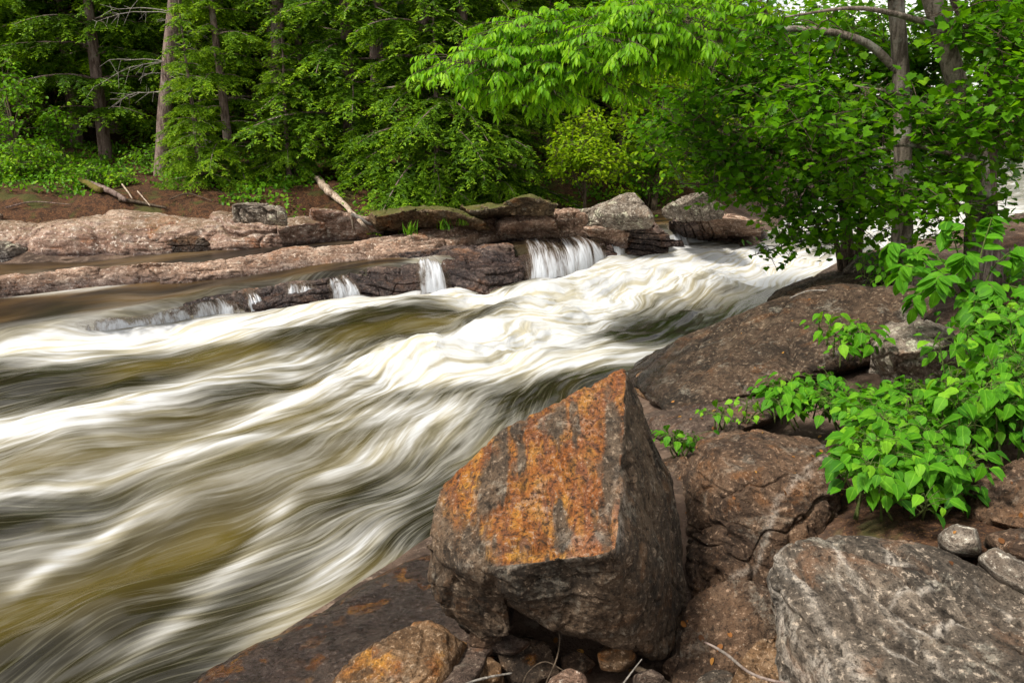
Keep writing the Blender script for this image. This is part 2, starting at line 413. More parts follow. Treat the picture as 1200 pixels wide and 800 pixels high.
DARK = [
    ([(0, 450), (100, 440), (200, 428), (300, 402)], .22, .55),
    ([(330, 440), (352, 446), (370, 452)], .16, .7),
    ([(860, 375), (780, 392), (720, 404)], .22, 1.0),
    ([(500, 470), (600, 462), (700, 444)], .22, .6),
    ([(290, 600), (200, 660), (60, 740), (-60, 800)], .22, .8),
    ([(120, 520), (0, 560)], .16, .3),
    ([(560, 345), (590, 350)], .12, .8),
    ([(400, 380), (470, 365), (540, 358)], .16, .4),
    ([(440, 560), (360, 640), (280, 720)], .1, .2),
]
GOLD = [
    ([(280, 600), (150, 660), (0, 720), (-80, 760)], .2, .7),
    ([(-50, 560), (100, 545), (250, 500), (400, 470)], .3, .7),
    ([(100, 440), (250, 420), (330, 405)], .2, .6),
    ([(340, 445), (380, 452)], .16, .9),
    ([(560, 410), (620, 412), (640, 405)], .14, 1.0),
    ([(790, 352), (830, 345)], .25, .8),
    ([(380, 400), (450, 375), (560, 372)], .22, .6),
    ([(480, 640), (400, 700), (300, 780)], .12, .6),
    ([(150, 395), (260, 382), (340, 372)], .1, .6),
    ([(500, 500), (350, 560), (200, 610)], .3, .45),
]
BUMPS = [(480, 425, .15, .6, .34), (600, 372, .11, .6, .35), (640, 345, .10, .6, .3), (350, 440, -.13, .35, .25), (610, 415, .09, .25, .18),
         (830, 338, .14, .5, .35), (720, 330, .09, .6, .3), (300, 600, -.06, .5, .14), (330, 585, .05, .35, .10), (150, 480, .10, .8, .3), (60, 420, .06, .8, .3),
         (560, 350, -.07, .5, .2), (240, 500, -.06, .9, .25), (420, 470, -.05, .8, .25), (200, 590, .06, .8, .2), (100, 660, -.05, .8, .2), (520, 345, .07, .3, .2)]
TURB = [([(400, 462), (470, 430), (540, 408), (620, 392), (680, 372)], .40, 1.0), ([(560, 392), (680, 352), (760, 332), (860, 312), (1000, 292)], .8, 1.0), ([(480, 345), (540, 345), (600, 350)], .25, .8),
        ([(60, 405), (200, 390), (330, 370), (480, 350)], .2, .6), ([(0, 512), (100, 492), (200, 462)], .2, .5)]
def water_attrs(P):
    dx, dy = POLE[0] - P[:, 0], POLE[1] - P[:, 1]
    r = np.hypot(dx, dy); phi = np.arctan2(dy, dx)
    near = sstep(2.2, 5.0, r)
    s = r + 0; tt = phi * 10
    Q = np.c_[P, np.zeros(len(P))]
    wob = .26 * fbm(Q * .5 + 3, 2) + .05 * fbm(Q * 1.4 + 8, 2)
    T = np.clip(strokes(P, TURB), 0, 1)
    tt = tt + wob + T * (.20 * fbm(Q * 1.7 + 5, 2) + .02 * fbm(Q * 5.5 + 1, 2))
    s = s + T * .5 * fbm(Q * 1.9 + 12, 3)
    return s, tt, T, phi, near
def water_z(P, detail=True):
    s, tt, T, phi, near = water_attrs(P)
    x, y = P[:, 0], P[:, 1]
    b = base(np.clip(y, -5, 11)) + .018 * np.clip(y - 11, 0, 60)
    rs = raise_of(P)
    d, sg, f = seg_dist(P, LEDGE); calm = sstep(.0, .3, d * sg) * (1 - sstep(2.3, 3.2, x))
    dn = (P - NB_A) @ NB_N
    rough = (1 - .88 * calm) * (1 - .8 * sstep(-.5, 0, dn))
    h = .085 * fbm(np.c_[s * .55, tt * 1.2, 0 * s], 3) + .034 * fbm(np.c_[s * 1.2, tt * 3, 0 * s + 5], 3) + .008 * fbm(np.c_[s * 2.2, tt * 13, 0 * s + 9], 2)
    for px, py, a, L, w in BUMPS:
        c = PW(px, py); dirv = unit(POLE - c[:2]); q = P - c[:2]
        u = q @ dirv; v = q @ np.array([-dirv[1], dirv[0]])
        h = h + 1.0 * a * np.exp(-(u / L) ** 2 - (v / w) ** 2)
    Q = np.c_[P, 0 * x]; h = h + T * (.06 * fbm(Q * np.array([1.3, 2.2, 1]), 3) + .02 * (.35 - np.abs(fbm(Q * 4.5 + 3, 3))))
    return b + rs + h * rough, rs, calm, (s, tt, near, T), dn

def build_water():
    rr = np.concatenate([np.arange(1.2, 5, .05), np.arange(5, 15.2, .035), np.arange(15.2, 40, .6)])
    ph = np.concatenate([np.radians(np.linspace(-35, 10, 40, endpoint=False)), np.radians(np.linspace(10, 60, 820))])
    gr, gp = np.meshgrid(rr, ph); P = np.c_[(POLE[0] - gr * np.cos(gp)).ravel(), (POLE[1] - gr * np.sin(gp)).ravel()]
    nr, nphi = len(rr), len(ph)
    i = (np.arange(nphi - 1)[:, None] * nr + np.arange(nr - 1)[None]).ravel()
    F = np.c_[i, i + nr, i + nr + 1, i + 1]
    z, rs, calm, (s, tt, near, T1), dn = water_z(P)
    # upstream reach
    X = np.arange(2, 40, .15); Y = np.arange(9.5, 40, .15); gx, gy = np.meshgrid(X, Y); P2 = np.c_[gx.ravel(), gy.ravel()]
    z2, rs2, calm2, (s2, tt2, near2, T2), dn2 = water_z(P2)
    q2 = np.c_[P2, 0 * z2]; z2 = z2 - .05 + .05 * fbm(q2 * 1.1, 3)
    nx, ny = len(X), len(Y); j = (np.arange(ny - 1)[:, None] * nx + np.arange(nx - 1)[None]).ravel() + len(P)
    F2 = np.c_[j, j + 1, j + nx + 1, j + nx]
    A = lambda a, b: np.concatenate([a, b])
    PP = np.vstack([P, P2])
    foam = strokes(PP, FOAM); dk = strokes(PP, DARK); gd = strokes(PP, GOLD)
    nearA = A(near, near2); foam = foam * nearA + (1 - nearA) * .75
    up = sstep(9.5, 12, PP[:, 1]) * sstep(2.4, 4, PP[:, 0]); foam = np.maximum(foam, up * .22)
    calmA = A(calm, calm2)
    foam = np.clip(foam, 0, 1.3) - .5 * np.clip(dk, 0, 1) + .12 * (1 - calmA)
    t = NT('river_water')
    fl = t.attr('flow').outputs['Vector']; fo = t.attr('foam').outputs['Fac']; go = t.attr('gold').outputs['Fac']; ca = t.attr('calm').outputs['Fac']
    n1 = t.noise(t.scale(fl, (.62, 2.6, 1)), 1.0, 3, .5, .12)
    n2 = t.noise(t.scale(fl, (1.0, 7.5, 1), (3, 1, 0)), 1.0, 4, .6, .2)
    n3 = t.noise(t.scale(fl, (2.2, 50, 1), (7, 2, 0)), 1.0, 5, .68, .06)
    fl2 = t.attr('flow2').outputs['Vector']
    n5 = t.noise(t.scale(fl2, (1.3, 14, 1), (2, 6, 0)), 1.0, 3, .52, .06)
    n6 = t.noise(t.scale(fl2, (2.0, 56, 1), (5, 3, 0)), 1.0, 3, .6, .04)
    n4 = t.noise(t.scale(fl, (5, 9, 1), (1, 4, 0)), 1.0, 5, .65, .5)
    tu = t.attr('turb').outputs['Fac']
    n0 = t.noise(t.scale(fl, (.30, .9, 1), (4, 9, 0)), 1.0, 2, .5, .1)          # broad patches
    c0 = lambda n, k: t.math('MULTIPLY', t.math('SUBTRACT', n, .5), k)
    fil = t.math('ADD', t.math('ADD', c0(n2, .85), c0(n5, .95)), t.math('ADD', c0(n3, .6), c0(n6, .55)))                               # long filaments
    patch = t.map(n0, .36, .64)
    st = t.math('ADD', c0(n1, 1.05), t.math('MULTIPLY', t.math('MULTIPLY', fil, t.map(tu, 0, 1, 1, .55)), t.math('ADD', .30, t.math('MULTIPLY', patch, .65))))
    st = t.math('ADD', st, t.math('MULTIPLY', c0(n4, 1.0), t.math('ADD', .12, t.math('MULTIPLY', tu, .55))))
    fo2 = t.math('MULTIPLY', fo, t.math('ADD', .26, t.math('ADD', t.math('MULTIPLY', n2, .8), t.math('MULTIPLY', n5, .6))))
    fo2 = t.math('ADD', fo2, t.math('MULTIPLY', t.math('SUBTRACT', patch, .45), .22))
    amt = t.math('ADD', fo2, t.math('MULTIPLY', st, t.map(ca, 0, 1, .72, .3)))
    f = t.math('POWER', t.map(amt, -.02, .90), 1.2)
    gold = t.math('ADD', t.math('MULTIPLY', go, .8), t.math('MULTIPLY', t.math('SUBTRACT', n1, .46), 1.1), clamp=True)
    cw = t.mix(gold, (.012, .0100, .0045), (.105, .078, .017))
    cw = t.mix(t.math('MULTIPLY', t.map(n6, .50, .66), t.map(ca, 0, 1, .28, .1)), cw, (.15, .14, .095))
    cw = t.mix(t.map(ca, 0, 1), cw, t.mix(t.map(n1, .4, .65), (.014, .009, .006), (.075, .042, .014)))
    cf = t.mix(t.map(n5, .34, .58), (.39, .355, .265), (.515, .52, .53))  # cream to white foam, cooled to carry the sky's reflection in its colour
    cf = t.mix(t.map(f, .35, .95), t.mix(.4, cf, (.31, .27, .16)), cf)
    c = t.mix(f, cw, cf)
    rough = t.math('ADD', t.map(f, 0, .7, .20, .72), t.math('MULTIPLY', ca, .16))
    h = t.math('ADD', t.math('MULTIPLY', n1, .6), t.math('ADD', t.math('MULTIPLY', n2, .35), t.math('MULTIPLY', n5, .2)))
    nrm = t.bump(t.math('ADD', h, t.math('MULTIPLY', t.math('MULTIPLY', n4, tu), .8)), .40, .05)
    b = t.bsdf(c, rough, nrm, .5); b.inputs['IOR'].default_value = 1.33
    m = t.done(b.outputs[0])
    o = link('water', mesh('water', np.c_[PP, A(z, z2)], [F, F2], m,
             {'foam': foam, 'turb': A(T1, T2), 'flow2': np.c_[A(s, s2) * 1.0 + 40, A(tt, tt2) + .34 * fbm(np.c_[PP * .42 + 21, 0 * foam], 2) + .02 * fbm(np.c_[PP * 1.6 + 5, 0 * foam], 2), 0 * foam], 'gold': np.clip(gd, 0, 1), 'calm': calmA, 'flow': np.c_[A(s, s2), A(tt, tt2), 0 * foam]}))
    tag(o, 'white and tea brown rapids streaming down the river', 'water', kind='structure')
build_water()

def fall_mat():
    t = NT('falling_water'); fl = t.attr('fuv').outputs['Vector']
    n1 = t.noise(t.scale(fl, (8, 1.2, 1)), 1, 5, .6, .5); n2 = t.noise(t.scale(fl, (60, 3, 1)), 1, 4, .6, .3)
    sx = t.n('SeparateXYZ'); t.l(fl, sx.inputs[0])
    a = t.math('ADD', t.math('ADD', t.math('MULTIPLY', t.math('SUBTRACT', n1, .5), 2.0), t.math('MULTIPLY', t.math('SUBTRACT', n2, .5), .9)), t.map(sx.outputs[1], 0, 1, .16, .72))
    a = t.math('SUBTRACT', a, t.math('MULTIPLY', t.math('SUBTRACT', 1.0, t.attr('edge').outputs['Fac']), .75))
    f = t.map(a, .2, .9)
    c = t.mix(f, (.10, .07, .045), (.50, .52, .56))
    p = t.bsdf(c, t.map(f, 0, 1, .15, .7), t.bump(n1, .5, .05), .5)
    tr = t.n('BsdfTransparent'); mx = t.n('MixShader'); t.l(t.map(a, .0, .6, .12, 1), mx.inputs[0]); t.l(tr.outputs[0], mx.inputs[1]); t.l(p.outputs[0], mx.inputs[2])
    return t.done(mx.outputs[0])
M['fall'] = fall_mat()
def waterfall(top, bot, label, htop=.2, bulge=.05, lift=.02):
    T = np.array([PW(px, py, htop) for px, py in top]); B = np.array([PW(px, py, 0) for px, py in bot])
    n = 40 + 0 * len(top); T = curve(T, n); B = curve(B, n)
    T[:, 2] += lift; B[:, 2] -= .03
    T = T + .012 * fbm(np.c_[np.linspace(0, 9, n), np.zeros(n), np.zeros(n)], 3)[:, None] * np.array([1, 1, 1.5])
    m = 22; V = []; UV = []; ED = []
    for k in range(m + 1):
        u = k / m
        hor = 1 - (1 - u) ** 1.6
        ver = u ** 1.7
        q = T * 1.0
        q = np.c_[T[:, :2] + (B - T)[:, :2] * hor, T[:, 2] + (B - T)[:, 2] * ver]
        q[:, 2] += bulge * math.sin(u * 3.14) + .02 * fbm(np.c_[np.linspace(0, 7, n), np.full(n, u * .8), np.full(n, len(label) * 1.0)], 3)
        V.append(q); L = np.r_[0, np.cumsum(np.linalg.norm(np.diff(T, axis=0), axis=1))]; ED.append(np.minimum(L, L[-1] - L) / (.16 * L[-1]) * (.8 + .4 * u)); UV.append(np.c_[L, np.full(n, u), np.full(n, len(label) * 1.7)])
    i = (np.arange(m)[:, None] * n + np.arange(n - 1)[None]).ravel(); F = np.c_[i, i + n, i + n + 1, i + 1]
    o = link('waterfall', mesh('waterfall', np.vstack(V), [F], M['fall'], {'fuv': np.vstack(UV), 'edge': np.clip(np.concatenate(ED), 0, 1)}))
    tag(o, label, 'waterfall', kind='thing')
waterfall([(88, 384), (130, 378), (180, 371), (235, 358), (272, 345)], [(92, 391), (135, 388), (190, 381), (245, 371), (290, 366)], 'long low curtain of water sliding over the ledge at the left', .14, .03)
waterfall([(282, 343), (296, 340)], [(292, 366), (312, 360)], 'narrow spill just right of the long low curtain of water', .13, .02)
waterfall([(332, 336), (352, 333), (366, 331)], [(336, 357), (356, 354), (376, 351)], 'thin veil of water over the brown ledge, middle of the left ledge', .15, .01)
waterfall([(382, 330), (402, 323)], [(386, 351), (424, 345)], 'small spill fanning out over the ledge left of the dark wedge rock', .15, .02)
waterfall([(488, 306), (501, 305)], [(488, 342), (530, 338)], 'white spout bursting beside the dark wedge of rock', .22, .10)
waterfall([(600, 284), (630, 281), (664, 279), (694, 282)], [(610, 327), (648, 323), (684, 315), (714, 306)], 'widest waterfall, pouring over the dark slab below the grey boulders', .24, .05)
waterfall([(690, 268), (700, 272), (716, 277), (728, 279)], [(700, 304), (715, 304), (728, 303), (740, 299)], 'stepped white cascade right of the widest waterfall', .24, .04)
waterfall([(772, 262), (782, 264)], [(784, 292), (812, 291)], 'small white cascade between boulder ledge and pink rocks', .24, .04)

# ---------------------------------------------------------------- rocks
_ico = {}
def ico(n):
    if n not in _ico:
        bm = bmesh.new(); bmesh.ops.create_icosphere(bm, subdivisions=n, radius=1)
        V = np.array([v.co[:] for v in bm.verts]); F = np.array([[v.index for v in f.verts] for f in bm.faces]); bm.free()
        _ico[n] = (unit(V), F)
    return _ico[n]
def hull_planes(pts, cuts=0):
    bm = bmesh.new()
    for p in pts: bm.verts.new(p)
    bmesh.ops.convex_hull(bm, input=bm.verts)
    bm.normal_update()
    N = np.array([f.normal[:] for f in bm.faces]); D = np.array([f.normal @ f.verts[0].co for f in bm.faces]); A = np.array([f.calc_area() for f in bm.faces]); bm.free()
    keep = []
    for i in np.argsort(-A):
        if all(N[i] @ N[k] < .975 for k in keep): keep.append(i)
    N, D = N[keep], D[keep]
    if cuts:
        pts = np.array(pts); c = (pts.max(0) + pts.min(0)) / 2; e = (pts.max(0) - pts.min(0)) / 2; rg = np.random.default_rng(int(abs(pts.sum()) * 1000) % 99991)
        C = unit(unit(rg.normal(size=(cuts, 3))) / e); C[:, 2] = np.abs(C[:, 2]); sup = ((pts - c) @ C.T).max(0)
        N = np.vstack([N, C]); D = np.r_[D, C @ c + sup * rg.uniform(.80, .98, cuts)]
    return N, D
def star(pts, res, sharp, cuts=0, yaw=None):
    pts = np.asarray(pts, float)
    if yaw is None:
        q = pts[:, :2] - pts[:, :2].mean(0); w, v = np.linalg.eigh(q.T @ q); yaw = math.atan2(v[1, 1], v[0, 1])
    c, s = math.cos(yaw), math.sin(yaw); Rm = np.array([[c, s, 0], [-s, c, 0], [0, 0, 1]])
    L = pts @ Rm.T
    lo, hi = L.min(0), L.max(0); e = (hi - lo) / 2
    N, D = hull_planes(L, cuts)
    ctr = (lo + hi) / 2
    if (D - N @ ctr).min() <= .01: ctr = L.mean(0)
    d = np.maximum(D - N @ ctr, .01)
    V, F = ico(res)
    g = np.maximum(0, ((V * e) @ N.T) / d)
    gp = g ** sharp; S = gp.sum(1)
    r = 1 / S ** (1 / sharp)
    w = gp / S[:, None]
    P = ctr + r[:, None] * V * e
    n = unit(w @ N)
    return P @ Rm, n @ Rm, F
def rock_geo(pts, res=6, sharp=18, amp=.03, freq=3.0, crack=.0, strata=0.0, sdir=(.2, .1, 1), seed=0.0, sf=9.0, chip=.5, adir=None, cuts=0):
    P, n, F = star(pts, res, sharp, cuts)
    Q = P + seed * 3.7
    d = amp * fbm(Q * freq, 5, .52)
    # faceted chips: quantised low-frequency noise gives planar breaks
    ch = fbm(Q * freq * .7 + 31, 2); d = d + amp * chip * (np.round(ch * 4) / 4 - ch) * 1.2
    if strata:
        u = Q @ unit(np.array(sdir)) * sf + .6 * fbm(Q * 1.4 + 3, 3)
        fr = u - np.floor(u); st = np.abs(fr - .5) * 2
        d = d - strata * (sstep(.72, 1, st)) + strata * .5 * perlin(np.c_[np.floor(u) * 7.7, 0 * u, 0 * u + .5])
    if crack:
        if adir is not None: Q = Q - .72 * np.outer(Q @ adir, adir)
        k = np.abs(fbm(Q * freq * .45 + 7, 3)); d = d - crack * np.exp(-(k / .035) ** 2)
        if adir is None: d = d - crack * .6 * np.exp(-(np.abs(fbm(Q * freq * .9 + 17, 3)) / .03) ** 2)
    return P + n * d[:, None], n, F
def rock(name, label, pts, mat, cat='rock', group=None, wetline=None, rust=None, vein=None, red=None, **kw):
    G = Geo()
    sets = pts if isinstance(pts[0], list) else [pts]
    allA = []
    for k, ps in enumerate(sets):
        kw2 = dict(kw); kw2['seed'] = kw.get('seed', 0) + k * 1.3 + (sum(map(ord, label)) % 97) * .11
        V, n, F = rock_geo(ps, **kw2)
        A = {}
        A['wet'] = np.zeros(len(V)) if wetline is None else 1 - sstep(wetline[0], wetline[1], V[:, 2] - base(V[:, 1]) + .04 * fbm(V * 4, 3))
        A['rust'] = rust(V, n) if rust else np.zeros(len(V))
        if red: A['red'] = red(V)
        A['vein'] = vein(V, n) if vein else np.zeros(len(V))
        G.add(V, [F], **A)
    V = np.concatenate(G.V); lo, hi = V.min(0), V.max(0); o0 = np.array([(lo[0] + hi[0]) / 2, (lo[1] + hi[1]) / 2, lo[2]])
    G.V = [v - o0 for v in G.V]
    o = G.obj(name, M[mat], None, o0)
    tag(o, label, cat, group)
    return o
def Y(*l): return [tuple(PY(*q)) for q in l]
def Z(*l): return [tuple(PZ(*q)) for q in l]
def low(pts, z=-.3, shrink=0.0):         # foot of the rock below its visible outline
    p = np.array(pts); c = p.mean(0); q = p + (c - p) * shrink; q[:, 2] = z if np.ndim(z) == 0 else z
    return [tuple(x) for x in q]

# hero boulder
hp = Y((735, 428, 2.98), (702, 450, 2.98), (640, 486, 2.92), (596, 503, 2.86), (545, 550, 2.72), (514, 574, 2.64), (500, 625, 2.50), (503, 655, 2.44),
       (570, 668, 2.24), (650, 661, 2.20), (732, 646, 2.20), (722, 560, 2.50), (726, 500, 2.74), (764, 508, 3.06), (795, 600, 3.0), (803, 690, 2.86), (800, 735, 2.74), (772, 775, 2.46), (742, 765, 2.33),
       (640, 742, 2.34), (690, 540, 3.40), (780, 640, 3.40), (600, 700, 2.9), (560, 620, 3.1), (600, 600, 3.35))
hp2 = Y((499, 640, 2.52), (503, 690, 2.50), (520, 725, 2.52), (560, 752, 2.54), (600, 745, 2.42), (590, 690, 2.33), (540, 660, 2.37), (520, 650, 2.9), (600, 700, 2.95), (560, 745, 2.9))
def hero_rust(V, n):
    top = sstep(.30, .55, n[:, 2] + .12 * fbm(V * 7, 3)) * sstep(.35, -.15, n[:, 0] - .35 + .2 * fbm(V * 8 + 5, 2))
    px = 600 + FPX * V[:, 0] / (V[:, 1] * CP - (V[:, 2] - H) * SP)
    e = sstep(-.40, -.16, V[:, 0] - .12 * np.sin(V[:, 1] * 6))
    big = fbm(V * np.array([7, 2.0, 2.0]) + 2, 4); stk = sstep(-.50, -.12, fbm(V * np.array([15, 2.2, 1.6]) + 7, 3))
    return top * (.06 + .92 * e * sstep(-.8, .05, big) * (.35 + .65 * stk)) * (1.0 + .4 * fbm(V * 6, 3)) + .12 * (n[:, 2] < .3) * sstep(0.15, .4, fbm(V * 5, 3))
def hero_vein(V, n):
    a = np.array(PY(729, 452, 2.96)); b = np.array(PY(722, 545, 2.55)); c = np.array(PY(732, 646, 2.20)); d = np.array(PY(570, 668, 2.24)); e = np.array(PY(502, 655, 2.44))
    def ds(p, q):
        t = np.clip(((V - p) @ (q - p)) / ((q - p) @ (q - p)), 0, 1); return np.linalg.norm(V - p - t[:, None] * (q - p), axis=1)
    k1 = np.minimum(ds(a, b), ds(b, c)); k2 = np.minimum(ds(c, d), ds(d, e))
    nz = fbm(V * 11, 4)
    sp = Y((690, 622, 2.3)); k3 = np.linalg.norm(V - np.array(sp[0]), axis=1)
    return np.clip(.75 * np.exp(-((k1 + .012 * nz) / .018) ** 2) + .5 * np.exp(-((k2 + .014 * nz) / .014) ** 2) * sstep(-.3, .5, nz) + .55 * np.exp(-(k3 / .09) ** 2) * sstep(.1, .45, nz), 0, 1)
rock('boulder', 'largest boulder, angular with an orange rust stained face and dark sides', [hp, hp2], 'hero', 'boulder', rust=hero_rust, red=lambda V: np.clip(sstep(.12, .30, V[:, 0] + .10 * fbm(V * np.array([9, 1.5, 1.5]) + 3, 3)) * .6 + .45 * sstep(.1, .45, fbm(V * np.array([10, 1.4, 1.4]) + 13, 3)), 0, 1), vein=hero_vein,
     res=8, sharp=44, amp=.027, freq=2.8, crack=.014, chip=.9, strata=.008, sdir=(1, .35, .15), sf=6)

# foreground rocks
g1 = Z((890, 662, .66), (915, 640, .70), (1020, 598, .76), (1050, 603, .77), (1200, 690, .74), (1290, 760, .72), (1250, 900, .62), (985, 815, .58), (905, 700, .62)) + \
     Z((900, 690, .45), (960, 800, .38), (1000, 850, .2), (1250, 950, .1)) + [(1.1, 2.35, .1), (1.6, 2.5, .1), (1.9, 1.9, .1), (.85, 2.0, .2)]
def slab_pale(V, n):
    a = np.array(PZ(905, 650, .68)); b = np.array(PZ(1040, 830, .6)); q = (V - a)[:, :2]; d = unit(np.array([b - a]))[0][:2]; d = d / np.linalg.norm(d)
    u = np.abs(q[:, 0] * -d[1] + q[:, 1] * d[0] + .05 * fbm(V * 3, 3)); w = np.abs(q[:, 0] * -d[1] + q[:, 1] * d[0] - .20 + .04 * fbm(V * 4 + 3, 3)); 
    edge = sstep(.9, .6, n[:, 2]) * sstep(.0, .3, n[:, 2])
    uu = (q[:, 0] * -d[1] + q[:, 1] * d[0]) * 8 + .9 * fbm(V * 2.6 + 9, 3); ln = .95 * np.exp(-((uu - np.floor(uu) - .5) / .05) ** 2) * sstep(-.15, .35, fbm(V * 3 + 2, 3))
    return np.clip(ln + .7 * np.exp(-(u / .018) ** 2) + .6 * np.exp(-(w / .012) ** 2) + .75 * sstep(.82, .55, n[:, 2]) * sstep(.3, -.2, n[:, 0]) * sstep(-.5, .3, fbm(V * np.array([9, 9, 22]), 3)), 0, 1)  # veins and thin lines, plus a paler tone on steep left-facing sides
rock('slab_rock', 'large tilted dark grey slab with pale wavy veins, nearest rock at the lower right', g1, 'grey', res=8, sharp=44, cuts=1, amp=.024, freq=3.0, crack=.014, strata=.022, sdir=(.86, .5, .25), sf=9, vein=slab_pale)
g2 = Z((800, 520, .62), (850, 493, .66), (960, 492, .70), (985, 520, .70), (990, 560, .66), (860, 560, .66), (960, 580, .62)) + \
     Z((815, 620, .40), (830, 680, .30), (900, 690, .30), (985, 640, .35), (795, 560, .45)) + [(.75, 3.3, .1), (1.4, 3.3, .1), (.7, 2.8, .05), (1.2, 2.75, .05)]
def g2_vein(V, n):
    a = np.array(PZ(860, 600, .6)); b = np.array(PZ(940, 555, .66)); q = (V - a)[:, :2]; d = (b - a)[:2]; d = d / np.linalg.norm(d)
    u = np.abs(q[:, 0] * -d[1] + q[:, 1] * d[0] + .08 * fbm(V * 2.5, 3)); return .6 * np.exp(-(u / .014) ** 2)
rock('rock', 'brown cracked rock with a pale curved vein, between orange boulder and leafy plants', g2, 'brown', res=8, sharp=26, cuts=9, amp=.035, freq=2.8, crack=.03, strata=.008, sdir=(.5, .3, 1), vein=g2_vein)
g3 = Z((812, 700, .34), (870, 672, .42), (915, 690, .42), (925, 740, .30), (800, 770, .18), (860, 790, .18), (800, 730, .26)) + [(.55, 2.65, .0), (.95, 2.7, .0), (.5, 2.2, .0), (.9, 2.2, .0)]
rock('rock', 'smooth dark brown rock leaning between the orange boulder and the round tan stone', g3, 'brown', res=7, sharp=9, amp=.018, freq=3, crack=.0)
g4 = Z((866, 760, .40), (880, 742, .46), (925, 728, .50), (955, 745, .48), (965, 800, .40), (870, 820, .30), (930, 840, .3)) + [(.6, 2.1, .12), (.95, 2.2, .12), (.65, 1.9, .1), (.9, 1.9, .1)]
rock('stone', 'rounded tan stone split by a crack, against the dark grey slab', g4, 'tan', 'stone', res=7, sharp=8, amp=.014, freq=4, crack=.02)
rock('stone', 'low brown stone under the right foot of the orange boulder', Z((770, 772, .20), (800, 762, .24), (855, 765, .22), (862, 800, .16), (790, 805, .14)) + Z((770, 800, 0), (860, 810, 0), (820, 760, 0)), 'brown', 'stone', res=6, sharp=9, amp=.012, freq=5)
rock('stone', 'small pale grey stone below the low brown stone, at the bottom edge', Z((815, 792, .26), (835, 785, .28), (860, 790, .27), (866, 812, .24), (812, 815, .24)) + Z((815, 830, .1), (862, 830, .1), (840, 780, .1)), 'grey', 'stone', res=6, sharp=8, amp=.008, freq=7)
rock('stone', 'tan wedge shaped stone jammed under the orange boulder', Z((698, 765, .30), (735, 757, .32), (748, 770, .28), (725, 788, .22), (704, 785, .22)) + Z((700, 775, .1), (745, 780, .1), (720, 750, .1)), 'tan', 'stone', res=6, sharp=12, amp=.008, freq=7)
rock('stone', 'tan block shaped stone beside the orange streaked rock at the bottom edge', Z((518, 778, .16), (575, 766, .20), (592, 775, .20), (588, 800, .14), (515, 812, .10)) + Z((515, 800, 0), (590, 810, 0), (550, 765, 0)), 'tan', 'stone', res=6, sharp=14, amp=.01, freq=6)
rock('stone', 'dark grey stone with an orange patch, under the lower left of the boulder', Z((580, 752, .17), (610, 742, .2), (645, 755, .18), (660, 790, .12), (610, 808, .1), (585, 780, .14)) + Z((590, 800, 0), (650, 800, 0), (620, 750, 0)), 'dark', 'stone', res=6, sharp=12, amp=.014, freq=6,
     rust=lambda V, n: np.exp(-(np.linalg.norm(V - np.array(PZ(622, 770, .17)), axis=1) / .04) ** 2))
rock('stone', 'flat reddish stone wedged between tan block stone and the boulder', Z((560, 752, .2), (600, 742, .22), (625, 750, .22), (600, 764, .2)) + Z((565, 768, .1), (615, 765, .1), (590, 745, .1)), 'slab', 'stone', res=6, sharp=12, amp=.008, freq=7)
rock('stone', 'angular pinkish stone at the bottom edge right of the tan block stone', Z((640, 795, .26), (668, 782, .30), (690, 792, .28), (684, 815, .22), (648, 818, .2)) + Z((640, 820, .05), (690, 820, .05), (665, 785, .05)), 'pink', 'stone', res=6, sharp=18, amp=.008, freq=7, cuts=4)
rock('stone', 'small reddish stone between the wedge stone and the low brown stone', Z((742, 790, .26), (762, 782, .29), (780, 792, .27), (770, 810, .2), (746, 808, .2)) + Z((742, 812, .05), (780, 812, .05), (760, 785, .05)), 'slab', 'stone', res=6, sharp=14, amp=.008, freq=7, cuts=4)
rock('stone', 'angular brown stone leaning on the left foot of the boulder', Z((548, 738, .26), (575, 732, .28), (590, 745, .26), (570, 760, .2), (548, 756, .2)) + Z((545, 765, 0), (592, 760, 0), (570, 735, 0)), 'brown', 'stone', res=6, sharp=16, amp=.008, freq=7, cuts=4)
rock('stone', 'small brown stone in the dark gap below the boulder', Z((655, 770, .15), (680, 760, .18), (700, 775, .16), (680, 795, .1), (655, 790, .1)) + Z((660, 790, 0), (695, 790, 0), (675, 765, 0)), 'brown', 'stone', res=6, sharp=9, amp=.008, freq=7)
g5 = Z((378, 796, .16), (430, 757, .23), (490, 724, .28), (530, 731, .30), (556, 748, .28), (520, 800, .24), (440, 820, .20), (370, 815, .12)) + Z((380, 830, -.1), (520, 850, -.1), (550, 770, -.1), (480, 735, -.1))
rock('rock', 'orange streaked tan rock lying on the mauve slab left of the boulder', g5, 'tan', res=7, sharp=14, amp=.022, freq=4, crack=.015, strata=.008, sdir=(.3, .6, .7),
     rust=lambda V, n: .30 + .55 * fbm(V * 5, 4), cuts=5)
s1 = Z((150, 850, -.10), (220, 800, -.02), (300, 756, .02), (400, 702, .04), (505, 645, .06), (560, 660, .12), (600, 720, .16), (560, 800, .20), (420, 900, .20), (250, 1000, .1)) + Z((180, 850, -.6), (500, 655, -.5), (600, 760, -.5), (400, 900, -.5))
rock('slab_rock', 'flat mauve brown slab dipping into the river at the lower left', s1, 'slab', res=8, sharp=24, amp=.016, freq=2.6, crack=.006, wetline=(.13, .24),
     rust=lambda V, n: .8 * (1 - sstep(.09, .17, V[:, 2] - base(V[:, 1]) + .05 * fbm(V * 3, 3))) * sstep(-.1, .3, fbm(V * 9, 4)))

